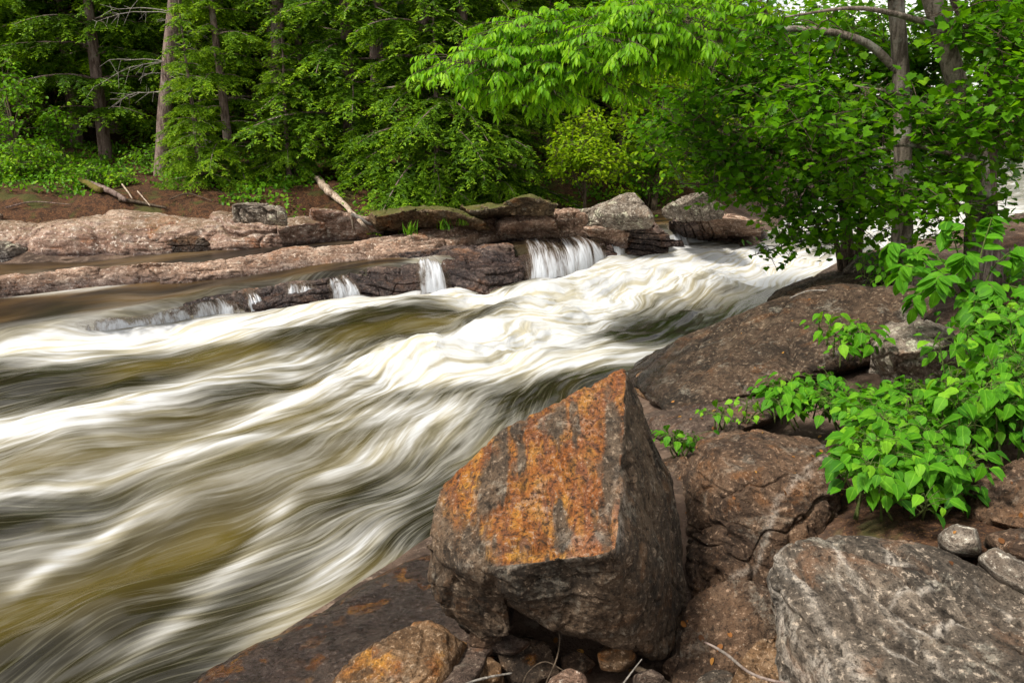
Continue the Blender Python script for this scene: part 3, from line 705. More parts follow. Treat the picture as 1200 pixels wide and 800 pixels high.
# right bank
w1 = Z((728, 440, .12), (760, 428, .26), (800, 405, .36), (860, 372, .60), (905, 358, .74), (960, 350, .86), (1085, 338, .98), (1100, 370, .9), (1010, 425, .62), (900, 452, .48), (840, 474, .40), (770, 480, .30)) + \
     Z((735, 450, -.4), (860, 385, -.3), (960, 345, .1), (1090, 350, .1), (1000, 440, 0), (800, 490, -.2))
rock('whaleback_rock', 'long dark brown humped rock rising from the rapids to the maple trees', w1, 'dark', res=8, sharp=44, cuts=0, amp=.03, freq=2.0, crack=.03, strata=.016, adir=unit(np.array([.65, .75, .1])), sdir=(.2, -.3, 1), sf=7, wetline=(.12, .34))
rock('rock', 'dark rock hump under the maple, behind the long humped rock', Z((895, 352, .55), (930, 334, .66), (965, 330, .72), (1010, 318, .85), (1040, 330, .9), (960, 360, .6)) + Z((900, 360, 0), (1030, 340, 0), (960, 320, 0)), 'dark', res=7, sharp=12, amp=.04, freq=2, crack=.02, wetline=(.03, .15))
rock('rock', 'small grey rock at the foot of the maple stems', Z((985, 318, .78), (1010, 298, .92), (1035, 292, .95), (1050, 310, .9), (1020, 330, .75)) + Z((985, 330, .3), (1050, 325, .3), (1020, 300, .3)), 'grey', res=6, sharp=10, amp=.02, freq=4)
l1 = Z((1016, 400, .80), (1035, 378, .92), (1080, 372, .95), (1130, 388, .92), (1140, 410, .86), (1040, 410, .88)) + Z((1015, 440, .5), (1060, 490, .35), (1140, 450, .5), (1080, 385, .4))
rock('rock', 'pale lichen crusted rock among the green plants on the right bank', l1, 'lichen', res=7, sharp=22, cuts=6, amp=.03, freq=4, crack=.02, strata=.012)
rock('rock', 'small pale tan rock at the river end of the dark humped rock', Z((738, 438, .2), (760, 432, .26), (772, 450, .25), (760, 470, .2), (735, 455, .12)) + Z((735, 465, -.2), (765, 475, -.2), (755, 440, -.2)), 'tan', res=6, sharp=14, amp=.012, freq=5)
rock('rock', 'low brown rock shelf below the dark humped rock, behind the boulder tip', Z((745, 485, .30), (850, 478, .42), (905, 462, .5), (930, 480, .52), (880, 500, .5), (800, 520, .36), (770, 515, .3)) + Z((750, 520, -.1), (920, 500, 0), (840, 470, 0)), 'slab', res=7, sharp=12, amp=.025, freq=3, crack=.02)
rock('rock', 'brown rock in the gap right of the boulder peak, below the shelf', Z((765, 545, .30), (800, 530, .40), (820, 545, .42), (830, 600, .36), (800, 620, .3)) + Z((770, 620, -.1), (830, 620, -.1), (800, 540, -.1)), 'brown', res=7, sharp=12, amp=.02, freq=4, crack=.015)
rock('rock', 'brown pitted rock at the right edge under the leafy plants', Z((1135, 560, .70), (1200, 535, .80), (1280, 560, .8), (1270, 640, .7), (1190, 625, .66), (1140, 610, .64)) + Z((1140, 640, .2), (1270, 660, .2), (1220, 560, .2)), 'brown', res=7, sharp=12, amp=.03, freq=3.5, crack=.02)
rock('stone', 'rounded pale pink stone behind the dark grey slab', Z((1096, 625, .78), (1120, 613, .84), (1145, 618, .84), (1150, 645, .8), (1110, 645, .76)) + Z((1100, 660, .5), (1150, 660, .5), (1125, 620, .5)), 'lichen', 'stone', res=6, sharp=8, amp=.012, freq=6)
rock('stone', 'pale wedge stone at the right edge, beside the rounded pink stone', Z((1140, 650, .80), (1165, 640, .84), (1215, 668, .84), (1225, 700, .8), (1165, 672, .78)) + Z((1145, 680, .5), (1225, 710, .5), (1180, 650, .5)), 'lichen', 'stone', res=6, sharp=12, amp=.012, freq=6)
rock('stone', 'brown flat stone above the pale wedge stone, right edge', Z((1150, 625, .78), (1210, 618, .82), (1260, 640, .82), (1240, 665, .78), (1165, 645, .76)) + Z((1150, 660, .4), (1250, 670, .4), (1200, 625, .4)), 'brown', 'stone', res=6, sharp=10, amp=.014, freq=5)

# mid-river ledges
def W(h, *l): return [tuple(PW(px, py, h + dz)) for px, py, dz in l]
def ledge(label, top, bot, mat='pink', back=.5, name='ledge_rock', res=None, wet=(.16, .30), foot=.35, slope=.85, blocks=None, tiers=2, **kw):
    """top: crest (px,py,height above river plane); bot: water line in front (px,py,height); split into angular joint blocks."""
    hb = sum(b_[2] for b_ in bot) / len(bot); top = [(px, py, hb + (h - hb) * slope) for px, py, h in top]
    T = np.array([PW(px, py, h) for px, py, h in top]); B = np.array([PW(px, py, h) for px, py, h in bot])
    rg = np.random.default_rng(sum(map(ord, label)))
    at = lambda L, t: np.array([np.interp(t, np.linspace(0, 1, len(L)), L[:, k]) for k in range(3)])
    span = np.linalg.norm(T[-1] - T[0]); n = blocks or max(1, int(round(span / .75)))
    cut = np.linspace(0, 1, n + 1) + np.r_[0, rg.uniform(-.3, .3, n - 1) / n, 0] if n > 1 else np.array([0., 1.])
    sets = []; bk = np.array([-.35, .9, 0]) * back
    for k in range(n):
        t0, t1 = max(0, cut[k] - .12 / n), min(1, cut[k + 1] + .12 / n); ts = [t0, (t0 + t1) / 2, t1]
        dh = rg.normal() * .022 if n > 1 else 0; df = rg.uniform(0, .10) if n > 1 else 0
        jit = lambda a=.025: rg.normal(size=3) * a
        lo, up = [], []
        for t in ts:
            a, b = at(T, t), at(B, t); out = unit(np.array([b[0] - a[0], b[1] - a[1], 0.0])) if np.linalg.norm((b - a)[:2]) > .02 else np.array([.36, -.93, 0])
            b = b + out * (-df) ; hgt = a[2] - b[2]
            f = b + (a - b) * .25; f[2] = b[2] + hgt * rg.uniform(.45, .6)
            for q in (b - [0, 0, foot], b + jit(), f + jit(), f + bk * .8 + [0, 0, .02], b + bk * .9 - [0, 0, foot]): lo.append(tuple(q))
            c = b + (a - b) * .45; c[2] = b[2] + hgt * .25
            e = a + [0, 0, dh]
            for q in (c + jit(.012), e + jit(.02) - out * .02, e + bk * rg.uniform(.5, .9) + [0, 0, rg.uniform(-.05, .02)], c + bk): up.append(tuple(q))
        sets += [up, lo] if tiers == 2 else [up + lo]
    d = dict(sharp=40, amp=.020, freq=3.2, crack=.02, strata=.010, sdir=(.12, -.12, 1), sf=12, chip=1.2, cuts=3); kw.pop('cuts', None); d.update(kw)
    d['amp'] = min(d['amp'], .035)
    return rock(name, label, sets, mat, 'rock', wetline=wet, res=res or (6 if n > 1 else 7), **d)
ledge('low reddish ledge reaching in from the left edge of the river', [(-60, 332, .32), (0, 328, .34), (70, 318, .36), (130, 314, .36), (190, 316, .30)], [(-60, 352, .12), (30, 346, .12), (110, 335, .15), (190, 325, .2)], back=.3, slope=.66)
ledge('thin flat ledge between the reddish left ledge and the long ledge', [(150, 314, .30), (190, 310, .32), (238, 310, .28)], [(155, 322, .2), (200, 320, .2), (240, 316, .2)], back=.2)
ledge('long pinkish ledge crossing the middle of the river to the boulders', [(180, 322, .28), (250, 312, .34), (330, 298, .38), (400, 288, .42), (440, 286, .42), (500, 275, .48)], [(190, 332, .18), (300, 324, .16), (400, 314, .16), (440, 310, .17), (520, 298, .2)], back=.45, slope=.66)
ledge('higher part of the long ledge, arching up to the tan block', [(440, 288, .40), (500, 273, .48), (560, 259, .58), (600, 252, .62)], [(445, 308, .18), (520, 296, .2), (570, 285, .22), (600, 279, .22)], back=.45, slope=.66)
ledge('rounded tan block on the crest between long ledge and lichen boulders', [(588, 258, .60), (612, 249, .68), (640, 247, .68), (655, 258, .6)], [(585, 279, .22), (625, 277, .24), (662, 274, .26)], 'pink', .4, strata=.0, sharp=12, foot=.08, tiers=1, blocks=1)
ledge('tilted brown block left of the lichen boulder', [(646, 247, .66), (672, 243, .70), (688, 248, .66)], [(655, 272, .3), (675, 272, .3), (690, 272, .32)], 'pink', .4, strata=.0, sharp=16, foot=.08, tiers=1, blocks=1)
ledge('low lichen boulder left of the tall grey boulder', [(672, 246, .62), (690, 241, .70), (712, 242, .70), (724, 252, .62)], [(680, 264, .42), (705, 262, .42), (725, 258, .44)], 'lichen', .4, strata=.0, sharp=10, foot=.08, tiers=1, blocks=1)
ledge('tall grey lichen spotted boulder topping the ledge', [(704, 248, .66), (718, 236, .80), (744, 226, .92), (757, 230, .9), (766, 256, .6)], [(708, 263, .45), (735, 263, .45), (766, 262, .46)], 'lichen', .5, strata=.0, sharp=18, foot=.08, tiers=1, blocks=1)
ledge('smooth brown block below the lichen boulders', [(690, 267, .45), (712, 263, .48), (732, 266, .46)], [(694, 281, .22), (715, 284, .2), (736, 284, .2)], 'pink', .3, strata=.01, foot=.08)
ledge('dark stacked slabs right of the brown block, under the tall grey boulder', [(728, 263, .46), (752, 261, .48), (778, 262, .44)], [(734, 288, .14), (765, 288, .14), (785, 286, .16)], 'wetrock', .35, strata=.05, sf=14)
ledge('wet flat slab at the water below the stacked slabs', [(725, 283, .2), (760, 281, .2), (800, 283, .16)], [(738, 295, .05), (770, 293, .05), (802, 290, .05)], 'wetrock', .25, strata=.03)
ledge('dark wet slab under the widest waterfall', [(595, 281, .26), (640, 279, .27), (690, 280, .26), (715, 284, .24)], [(612, 330, .0), (660, 320, .0), (700, 308, .0), (730, 300, .0)], 'wetrock', .4, strata=.02, wet=(.5, .6))
ledge('wet block splitting the cascade right of the widest waterfall', [(688, 284, .2), (706, 282, .22), (722, 288, .2)], [(690, 304, .0), (706, 306, 0), (722, 304, 0)], 'wetrock', .2, strata=.02)
ledge('dark purple wedge of wet rock with an orange top left of the widest waterfall', [(508, 300, .24), (540, 292, .30), (580, 287, .32), (602, 287, .30)], [(512, 338, .0), (545, 345, -.05), (590, 346, -.05), (615, 330, -.02)], 'wetrock', .35, 'wedge_rock', sharp=26, strata=.03, wet=(.16, .26))
ledge('brown blocky ledge left of the white spout', [(385, 322, .22), (420, 315, .24), (460, 310, .26), (492, 308, .24)], [(392, 345, .0), (440, 345, 0), (480, 343, 0), (500, 340, 0)], 'wetrock', .3, strata=.03, crack=.04, wet=(.10, .22))
ledge('rusty brown ledge behind the thin veils of water on the left', [(268, 345, .15), (310, 338, .19), (350, 331, .2), (395, 324, .22)], [(290, 366, .0), (330, 357, 0), (370, 352, 0), (400, 347, 0)], 'wetrock', .25, strata=.02, wet=(.04, .2))
ledge('dark wet sheet of rock beneath the long low curtain of water', [(60, 386, .07), (130, 376, .09), (200, 364, .1), (272, 346, .12)], [(80, 393, -.03), (150, 388, -.03), (230, 376, -.03), (290, 367, -.03)], 'wetrock', .3, strata=.01, wet=(.5, .6))
ledge('narrow rock bar between the two back channels', [(470, 300, .24), (510, 294, .26), (560, 287, .27)], [(475, 306, .18), (520, 300, .18), (565, 293, .18)], 'wetrock', .15, strata=.01)
# pink sloping rocks right of the last cascade
ledge('dark sloping rock right of the last small cascade', [(800, 262, .5), (808, 252, .62), (818, 253, .6), (830, 275, .2)], [(806, 281, .02), (810, 283, 0), (830, 281, 0)], 'wetrock', .4, strata=.04, sdir=(.8, 0, .6), wet=(.06, .2))
ledge('middle striped rock of the pink outcrop by the rapids', [(806, 246, .66), (826, 243, .72), (845, 258, .5), (852, 276, .2)], [(820, 283, 0), (840, 281, 0), (855, 279, 0)], 'pink', .4, strata=.04, sdir=(.8, 0, .6), wet=(.06, .2))
ledge('rightmost low rock of the pink outcrop by the rapids', [(838, 256, .55), (862, 252, .6), (888, 262, .5)], [(846, 280, 0), (868, 279, 0), (895, 276, 0)], 'pink', .5, strata=.03, wet=(.06, .2))
ledge('pale pink pointed rock at the top of the outcrop by the rapids', [(800, 240, .8), (818, 226, 1.0), (832, 224, 1.02), (846, 242, .8)], [(800, 252, .6), (825, 250, .6), (848, 250, .6)], 'lichen', .5, strata=.02, sdir=(.8, 0, .6), foot=.08, tiers=1, blocks=1)

# far-bank shelf
ledge('long pinkish brown rock shelf along the left half of the far bank', [(30, 262, .62), (90, 252, .70), (160, 247, .74), (230, 248, .74), (300, 256, .66), (345, 266, .52)], [(20, 303, .12), (100, 300, .14), (190, 299, .14), (260, 294, .15), (345, 286, .17)], 'bank', .6, 'rock_shelf', wet=(.13, .22), sharp=12, amp=.06, freq=1.3, crack=.05, strata=.015, blocks=3, slope=.74, tiers=1)
ledge('dark rock at the far left end of the far bank', [(-120, 262, .6), (-40, 256, .66), (20, 257, .66), (60, 264, .55)], [(-120, 304, .12), (-30, 302, .14), (50, 298, .14)], 'bank', .6, wet=(.2, .34), amp=.05, freq=1.6, strata=.012, slope=.76, tiers=1)
ledge('small pale pointed rock in the water at the left edge', [(-20, 288, .3), (4, 279, .38), (22, 288, .3)], [(-20, 306, .12), (5, 308, .1), (35, 302, .12)], 'lichen', .3, strata=.02, tiers=1, blocks=1)
ledge('squat brown rock jutting from the middle of the long shelf', [(196, 276, .38), (218, 272, .42), (240, 278, .36)], [(192, 297, .14), (225, 298, .12), (250, 294, .14)], 'brown', .4, strata=.02, wet=(.2, .3), tiers=1, blocks=1)
ledge('brown cracked shelf of the far bank right of the long shelf', [(325, 262, .58), (360, 253, .66), (400, 252, .66), (440, 258, .58)], [(335, 285, .17), (390, 281, .18), (450, 276, .2)], 'bank', .6, amp=.05, freq=2, strata=.012, wet=(.2, .32), slope=.76, tiers=1)
ledge('ochre mossy bank rock behind the driftwood', [(440, 248, .66), (480, 242, .74), (530, 242, .74), (556, 252, .62)], [(440, 275, .2), (500, 270, .22), (562, 264, .24)], 'mossy', .6, amp=.06, freq=2.2, strata=.0, crack=.05, foot=.08, slope=1.0)
ledge('mossy bank rock behind the crest of the long ledge', [(552, 244, .7), (590, 238, .76), (625, 238, .76), (650, 244, .7)], [(552, 262, .3), (600, 258, .3), (650, 255, .3)], 'mossy', .6, amp=.06, freq=2.2, strata=.0, crack=.05, foot=.08, slope=1.0)
ledge('grey mossy stones at the top of the shelf under the hemlock', [(272, 238, .86), (290, 235, .9), (310, 238, .88), (330, 246, .8)], [(275, 250, .7), (305, 254, .68), (335, 256, .66)], 'lichen', .3, amp=.05, freq=3.5, crack=.07, strata=0, foot=.08, tiers=1, blocks=1)
ledge('small rust brown rock at the bank beneath the light green small tree', [(600, 234, .86), (625, 231, .9), (645, 236, .84)], [(600, 244, .7), (625, 245, .7), (648, 244, .7)], 'mossy', .3, amp=.03, freq=3, crack=.02, strata=0, foot=.08)

# ---------------------------------------------------------------- leaves
def leaf_tmpl(kind):
    if kind == 'quad':
        V = [(-.5, .1, 0), (-.32, .72, -.03), (0, 1, -.08), (.36, .66, -.03), (.5, .15, 0), (0, 0, .02)]; return np.array(V), [np.array([[0, 1, 2, 5]])[:, ::-1], np.array([[2, 3, 4, 5]])[:, ::-1]], None
    if kind == 'needle':
        return np.array([(-.5, 0, 0), (.5, 0, 0), (.22, 1, -.06), (-.22, 1, -.06)]), [np.array([[0, 1, 2, 3]])], None
    if kind == 'maple':
        half = [(.0, .0), (.20, -.08), (.44, .10), (.38, .22), (.56, .50), (.38, .53), (.26, .70), (0, 1.0)]
        V = [(0, 0, 0), (0, .45, -.02), (0, 1, -.12)]
        rr = [(x, y, .16 * x - .10 * y * y) for x, y in half[1:-1]]; ll = [(-x, y, .16 * x - .10 * y * y) for x, y in half[1:-1]]
        V += rr + ll; n = len(rr)
        Fr = [0] + [3 + i for i in range(n)] + [2, 1]; Fl = [0] + [3 + n + i for i in range(n)] + [2, 1]
        mid = np.array([1, 1, 1] + [0] * 2 * n)
        return np.array(V), [np.array([Fr]), np.array([Fl[::-1]])], mid
    prof = {'ovate': [(.09, .19), (.34, .34), (.64, .25), (.86, .09)], 'lance': [(.1, .10), (.35, .19), (.65, .14), (.85, .06)], 'oval': [(.12, .2), (.4, .31), (.7, .24), (.9, .09)]}[kind]
    droop = .24 if kind == 'ovate' else .18
    V = [(0, 0, 0)] + [(0, y, -droop * y * y) for y, _ in prof] + [(0, 1.0, -droop)]
    k = len(prof)
    V += [(w, y + .0, .32 * w - droop * y * y) for y, w in prof] + [(-w, y, .32 * w - droop * y * y) for y, w in prof]
    Q, T = [], []
    for sgn, off in ((1, k + 2), (-1, 2 * k + 2)):
        for i in range(k - 1):
            q = [1 + i, off + i, off + i + 1, 2 + i]; Q.append(q if sgn > 0 else q[::-1])
        for q in ([0, off, 1], [k, off + k - 1, k + 1]): T.append(q if sgn > 0 else q[::-1])
    mid = np.array([1] * (k + 2) + [0] * 2 * k)
    return np.array(V), [np.array(Q), np.array(T)], mid
TM = {k: leaf_tmpl(k) for k in ('quad', 'needle', 'maple', 'ovate', 'lance', 'oval')}
def add_leaves(G, kind, pos, d, nrm, size, lv, width=1.0):
    T, F, mid = TM[kind]; pos = np.asarray(pos, float); N = len(pos)
    d = unit(d); x = unit(np.cross(d, nrm)); z = np.cross(x, d)
    size = np.broadcast_to(np.asarray(size, float), (N,))
    V = pos[:, None] + size[:, None, None] * (T[None, :, :1] * width * x[:, None] + T[None, :, 1:2] * d[:, None] + T[None, :, 2:] * z[:, None])
    k = len(T); off = (np.arange(N) * k)
    Fs = [(f[None] + off[:, None, None]).reshape(-1, f.shape[1]) for f in F]
    A = {'lv': np.repeat(np.clip(lv, 0, 1), k)}
    if mid is not None: A['midrib'] = np.tile(mid, N)
    else: A['midrib'] = np.zeros(N * k)
    G.add(V.reshape(-1, 3), Fs, **A)
def rv(n, s=1.0): return rng.normal(size=(n, 3)) * s

# ---------------------------------------------------------------- conifers
def conifer_parts(seed, h=9.0, lowz=.4, Lmax=2.0, nb=110, droop=.5, kind='hemlock', twig_step=.07, r0=.13, upto=5.2, bare=()):
    rg = np.random.default_rng(seed); T = Geo(); C = Geo()
    nz = 24; zs = np.linspace(-.4, h, nz); tr = np.c_[.05 * np.sin(zs * .7 + seed), .05 * np.cos(zs * .5 + seed * 2), zs]
    V, F = tube(tr, np.maximum(r0 * (1 - zs / h * .92), .012), 12, .12); T.add(V, F)
    LP, LD, LN, LS, LV = [], [], [], [], []
    for i in range(nb):
        z = lowz + (h - lowz) * ((i + rg.random()) / nb) ** .85; z = (round(z / .52 + rg.normal() * .05)) * .52 + rg.normal() * .06
        L = (Lmax * (1 - .86 * (z / h)) * rg.uniform(.4, 1.25)) + .15
        az = i * 2.399 + rg.normal() * .35; dr = np.array([math.cos(az), math.sin(az), 0]); sd = np.array([-dr[1], dr[0], 0])
        t = np.linspace(0, 1, 9); bow = rg.normal() * .12
        dp = droop * rg.uniform(.6, 1.3)
        bp = np.array([np.interp(z, zs, tr[:, 0]), np.interp(z, zs, tr[:, 1]), z]) + np.outer(t * L, dr) + np.outer(bow * L * t ** 2, sd) + np.outer(L * (.22 * t - dp * t ** 2), [0, 0, 1])
        V, F = tube(bp, [.008 + .011 * L, .004], 4, cap=False); T.add(V, F)
        hi = z > upto; step = twig_step * (2.4 if hi else 1)
        axes = [(bp, dr, sd, 0.0, 1.0)]
        for q in range(0 if hi else max(3, int(L * 6))):
            sg = 1 if q % 2 else -1; tq = rg.uniform(.15, .88); sl = L * (1 - .72 * tq) * rg.uniform(.25, .62) + .08; an = rg.uniform(.5, 1.15)
            d2 = unit(dr * math.cos(an) + sd * sg * math.sin(an) + np.array([0, 0, rg.uniform(-.45, .12)]))
            p0 = np.array([np.interp(tq, t, bp[:, k]) for k in range(3)]); tt = np.linspace(0, 1, 6)
            ap = p0 + np.outer(tt * sl, d2) + np.outer(-(.42 if kind == 'hemlock' else -.1) * sl * tt ** 2, [0, 0, 1])
            axes.append((ap, unit(d2 * [1, 1, 0]), unit(np.cross([0, 0, 1.], d2)), tq * .6, .75))
        for ap, a1, a2, tb, ts_ in axes:
            AL = np.linalg.norm(np.diff(ap, axis=0), axis=1).sum(); tp = np.linspace(0, 1, len(ap)); br0 = rg.normal() * .13
            nt = max(3, int(AL / step))
            for sgn in (-1, 1):
                for tq in np.linspace(.12, 1, nt):
                    tq = min(1, max(.05, tq + rg.normal() * .05)); p0 = np.array([np.interp(tq, tp, ap[:, k]) for k in range(3)])
                    tl = (.10 + .07 * AL * (1 - tq)) * rg.uniform(.55, 1.5) * (1.9 if hi else 1); ang = rg.uniform(.3, 1.25)
                    td = unit(a1 * math.cos(ang) + a2 * sgn * math.sin(ang) + np.array([0, 0, rg.uniform(-.8, .15) if kind == 'hemlock' else rg.uniform(-.1, .6)]))
                    m = max(3, int(tl / (.05 if hi else .03))); u = np.linspace(.05, 1, m)
                    pts = p0 + np.outer(u * tl, td) + np.outer(-.2 * tl * u ** 2, [0, 0, 1]); lat = unit(np.cross(td, [0, 0, 1.])); br = br0 + rg.normal() * .10
                    for s2 in (-1, 1):
                        if kind == 'hemlock':
                            d = td * .8 + s2 * lat * .75 + rg.normal(size=(m, 3)) * .25 + np.array([0, 0, -.15]); n = np.array([0, 0, .8]) + a1 * .7 + rg.normal(size=(m, 3)) * .5
                            LS.append((.056 if not hi else .11) * rg.uniform(.7, 1.25, m) * (1.15 - .5 * u))
                        else:
                            d = td * .9 + s2 * lat * .6 + rg.normal(size=(m, 3)) * .45; n = rg.normal(size=(m, 3)); LS.append((.10 if not hi else .17) * rg.uniform(.7, 1.2, m))
                        LP.append(pts); LD.append(d); LN.append(n)
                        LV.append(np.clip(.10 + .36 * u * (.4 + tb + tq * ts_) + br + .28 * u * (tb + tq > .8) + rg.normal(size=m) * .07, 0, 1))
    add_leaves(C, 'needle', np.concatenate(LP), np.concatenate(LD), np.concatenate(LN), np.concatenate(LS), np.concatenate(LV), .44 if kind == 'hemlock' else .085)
    return T, C
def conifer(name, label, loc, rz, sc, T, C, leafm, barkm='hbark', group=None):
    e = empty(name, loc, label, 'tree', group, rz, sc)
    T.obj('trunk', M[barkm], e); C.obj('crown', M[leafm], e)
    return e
def tree_at(px, Yd): 
    p = PY(px, 200, Yd); return np.array([p[0], Yd, gz(p[0], Yd) - .05])

HA = conifer_parts(1, 8.0, .25, 2.0, 105, .45)
HB = conifer_parts(2, 9.0, .8, 2.3, 100, .40)
HC = conifer_parts(3, 7.0, -.2, 1.8, 105, .5)
HD = conifer_parts(4, 9.5, 1.5, 2.5, 95, .38, r0=.14)
PN = conifer_parts(6, 10.0, 1.5, 2.1, 60, .18, 'pine', .09, r0=.14)
protos = {}
def con(key, parts, leafm, px, Yd, rz, sc, label, group=None, name='hemlock_tree', barkm='hbark'):
    loc = tree_at(px, Yd)
    if (key, leafm) not in protos: protos[(key, leafm)] = conifer(name, label, loc, rz, sc, parts[0], parts[1], leafm, barkm, group)
    else: copy_tree(protos[(key, leafm)], loc, rz, sc, label, group)
con('A', HA, 'hemlock_light', 268, 12.5, .3, .62, 'bright green hemlock drooping over the rock shelf right of the bare barked trunk')
con('C', HC, 'hemlock_light', 340, 12.3, 1.3, .36, 'short bright hemlock on the slope left of the driftwood')
con('A', HA, 'hemlock', 412, 13.2, 2.2, 1.0, 'dark hemlock directly above the driftwood on the far bank')
con('C', HC, 'hemlock', 500, 12.2, 2.9, .95, 'low sweeping hemlock over the ochre mossy bank rock')
con('C', HC, 'hemlock', 548, 12.1, .7, .95, 'bushy hemlock between ochre bank rock and the light green small tree')
con('B', HB, 'hemlock', 600, 14.2, 4.1, 1.0, 'tall hemlock behind the tip of the overhanging branch')
con('A', HA, 'hemlock', 735, 17.5, 5.0, 1.0, 'dark hemlock behind the light green small tree')
con('P', PN, 'pine', 445, 14.6, .4, 1.0, 'soft needled pale pine above the dark hemlocks, left of the overhanging branch', None, 'pine_tree')
con('D', HD, 'hemlock', 20, 16.0, .2, 1.0, 'hemlock with raised boughs at the left edge of the forest')
con('D', HD, 'hemlock', 95, 16.8, 1.9, 1.0, 'hemlock with raised boughs over the dark forest floor, second from the left edge')
con('B', HB, 'hemlock', 128, 14.6, 3.2, .9, 'hemlock with bright layered boughs left of the bare barked trunk')
con('D', HD, 'hemlock', 245, 16.5, 4.3, 1.05, 'tall hemlock rising behind the bright green drooping hemlock')
con('B', HB, 'hemlock', 330, 16.5, 5.2, 1.05, 'tall hemlock filling the gap behind the reddish trunk')
con('D', HD, 'hemlock', 520, 17.0, .9, 1.05, 'tall shaded hemlock above the leftmost leaves of the overhanging branch')
con('B', HB, 'hemlock', 670, 17.5, 2.0, 1.1, 'tall shaded hemlock seen above the overhanging branch')
con('C', HC, 'hemlock_light', 232, 11.7, 4.4, .36, 'knee high young hemlock at the edge of the long rock shelf')
con('C', HC, 'hemlock', 512, 11.6, 2.4, .46, 'young hemlock on the rocks behind the arching ledge')
con('C', HC, 'hemlock_light', 585, 11.9, 1.4, .38, 'bright young hemlock left of the light green small tree')
back = [(-90, 18, 'D'), (-20, 20.5, 'D'), (50, 22, 'D'), (120, 20.5, 'D'), (175, 22.5, 'D'), (215, 20, 'D'), (290, 20.5, 'D'), (380, 19.5, 'B'), (450, 20, 'B'), (560, 20.5, 'B'), (640, 21, 'B'), (720, 19.5, 'B'), (-60, 25, 'D'), (20, 26, 'D'), (90, 25, 'D'), (160, 27, 'D'), (250, 25, 'D'), (330, 25, 'D'), (420, 25, 'D'), (510, 26, 'B'), (600, 26, 'B'), (690, 26, 'B'), (780, 24, 'B'), (-150, 22, 'D'), (840, 27, 'B'), (-180, 15.5, 'D'), (-100, 14.8, 'B'), (140, 19, 'B'), (70, 19.5, 'B'), (200, 17.6, 'B'), (0, 18.5, 'B')]
for k, (px, Yd, key) in enumerate(back):
    con(key, HD if key == 'D' else HB, 'hemlock', px, Yd, k * 1.7, 1.15 + .1 * math.sin(k * 2.3), 'shaded hemlock deep in the dark forest behind the front row of trees', 'hemlocks deep in the forest')

# bare-barked big conifers (trunks seen, crowns above the frame)
def tall_trunk(label, px0, px1, py0, Yd, r, dead=False, name='pine_tree', crown=True, seed=3, fork=None):
    b = tree_at(px0, Yd); top = PY(px1, 0, Yd); dx = (top[0] - b[0]) / max(.5, top[2] - b[2])
    hgt = 11.0; zs = np.linspace(-.4, hgt, 26); rg = np.random.default_rng(seed)
    pts = np.c_[dx * zs + .03 * np.sin(zs * 1.3 + seed), .05 * np.sin(zs * .6), zs]
    e = empty(name, b, label, 'tree'); T = Geo(); V, F = tube(pts, [r * 1.35, r * 1.05, r, r * .9, r * .8, r * .6, r * .3], 16, .14); T.add(V, F); T.obj('trunk', M['hbark'], e)
    if dead:
        D = Geo()
        for i in range(46):
            z = rg.uniform(1.1, 4.6); az = rg.choice([0, math.pi]) + rg.normal() * .7; L = rg.uniform(.12, 1.25) if math.cos(az) < 0 else rg.uniform(.1, .75)
            p0 = np.array([dx * z, 0, z]); dv = np.array([math.cos(az), math.sin(az) * .8, rg.uniform(-.1, .3)])
            t = np.linspace(0, 1, 7)[:, None]; P = p0 + t * L * dv + t ** 2 * L * np.array([0, 0, -.35 + rg.normal() * .15]) + .02 * rg.normal(size=(7, 3)) * t
            V, F = tube(P, [.008, .0025], 5); D.add(V, F)
            for j in range(int(L * 9)):
                k = rg.integers(2, 7); q = P[k]; dd = unit(dv * .6 + rg.normal(size=3) * .6 + np.array([0, 0, -.3])); P2 = q + np.linspace(0, 1, 4)[:, None] * dd * rg.uniform(.08, .3); V, F = tube(P2, [.004, .0015], 3, cap=False); D.add(V, F)
        D.obj('dead_branch', M['greywood'], e)
    if crown:
        C = Geo(); rgp = np.random.default_rng(seed + 50); n = 5000
        a = rgp.uniform(0, 6.28, n); rr_ = np.sqrt(rgp.random(n)) * 1.8; z = rgp.uniform(6.2, 11, n); rr_ *= np.clip((11.5 - z) / 5, .2, 1)
        P = np.c_[rr_ * np.cos(a) + dx * z, rr_ * np.sin(a), z]; P = P[fbm(P * .9, 2) > -.1]
        add_leaves(C, 'needle', P, np.c_[np.cos(a), np.sin(a), -.3 + 0 * a][:len(P)] + rgp.normal(size=(len(P), 3)) * .5, rgp.normal(size=(len(P), 3)), .3, rgp.random(len(P)) * .6, .35)
        C.obj('crown', M['hemlock'], e)
    return e
tall_trunk('straight tree with grey dead side branches and bare bark on the left', 188, 203, 190, 12.8, .095, True, seed=3)
tall_trunk('reddish barked straight trunk right of the bright green hemlock', 326, 321, 200, 13.2, .10, False, seed=5)
tall_trunk('thin grey trunk left of the reddish trunk, high in the picture', 303, 297, 200, 17.5, .08, False, seed=7)
tall_trunk('pale trunk leaning left above the pine boughs', 372, 342, 200, 17.0, .07, False, seed=9)

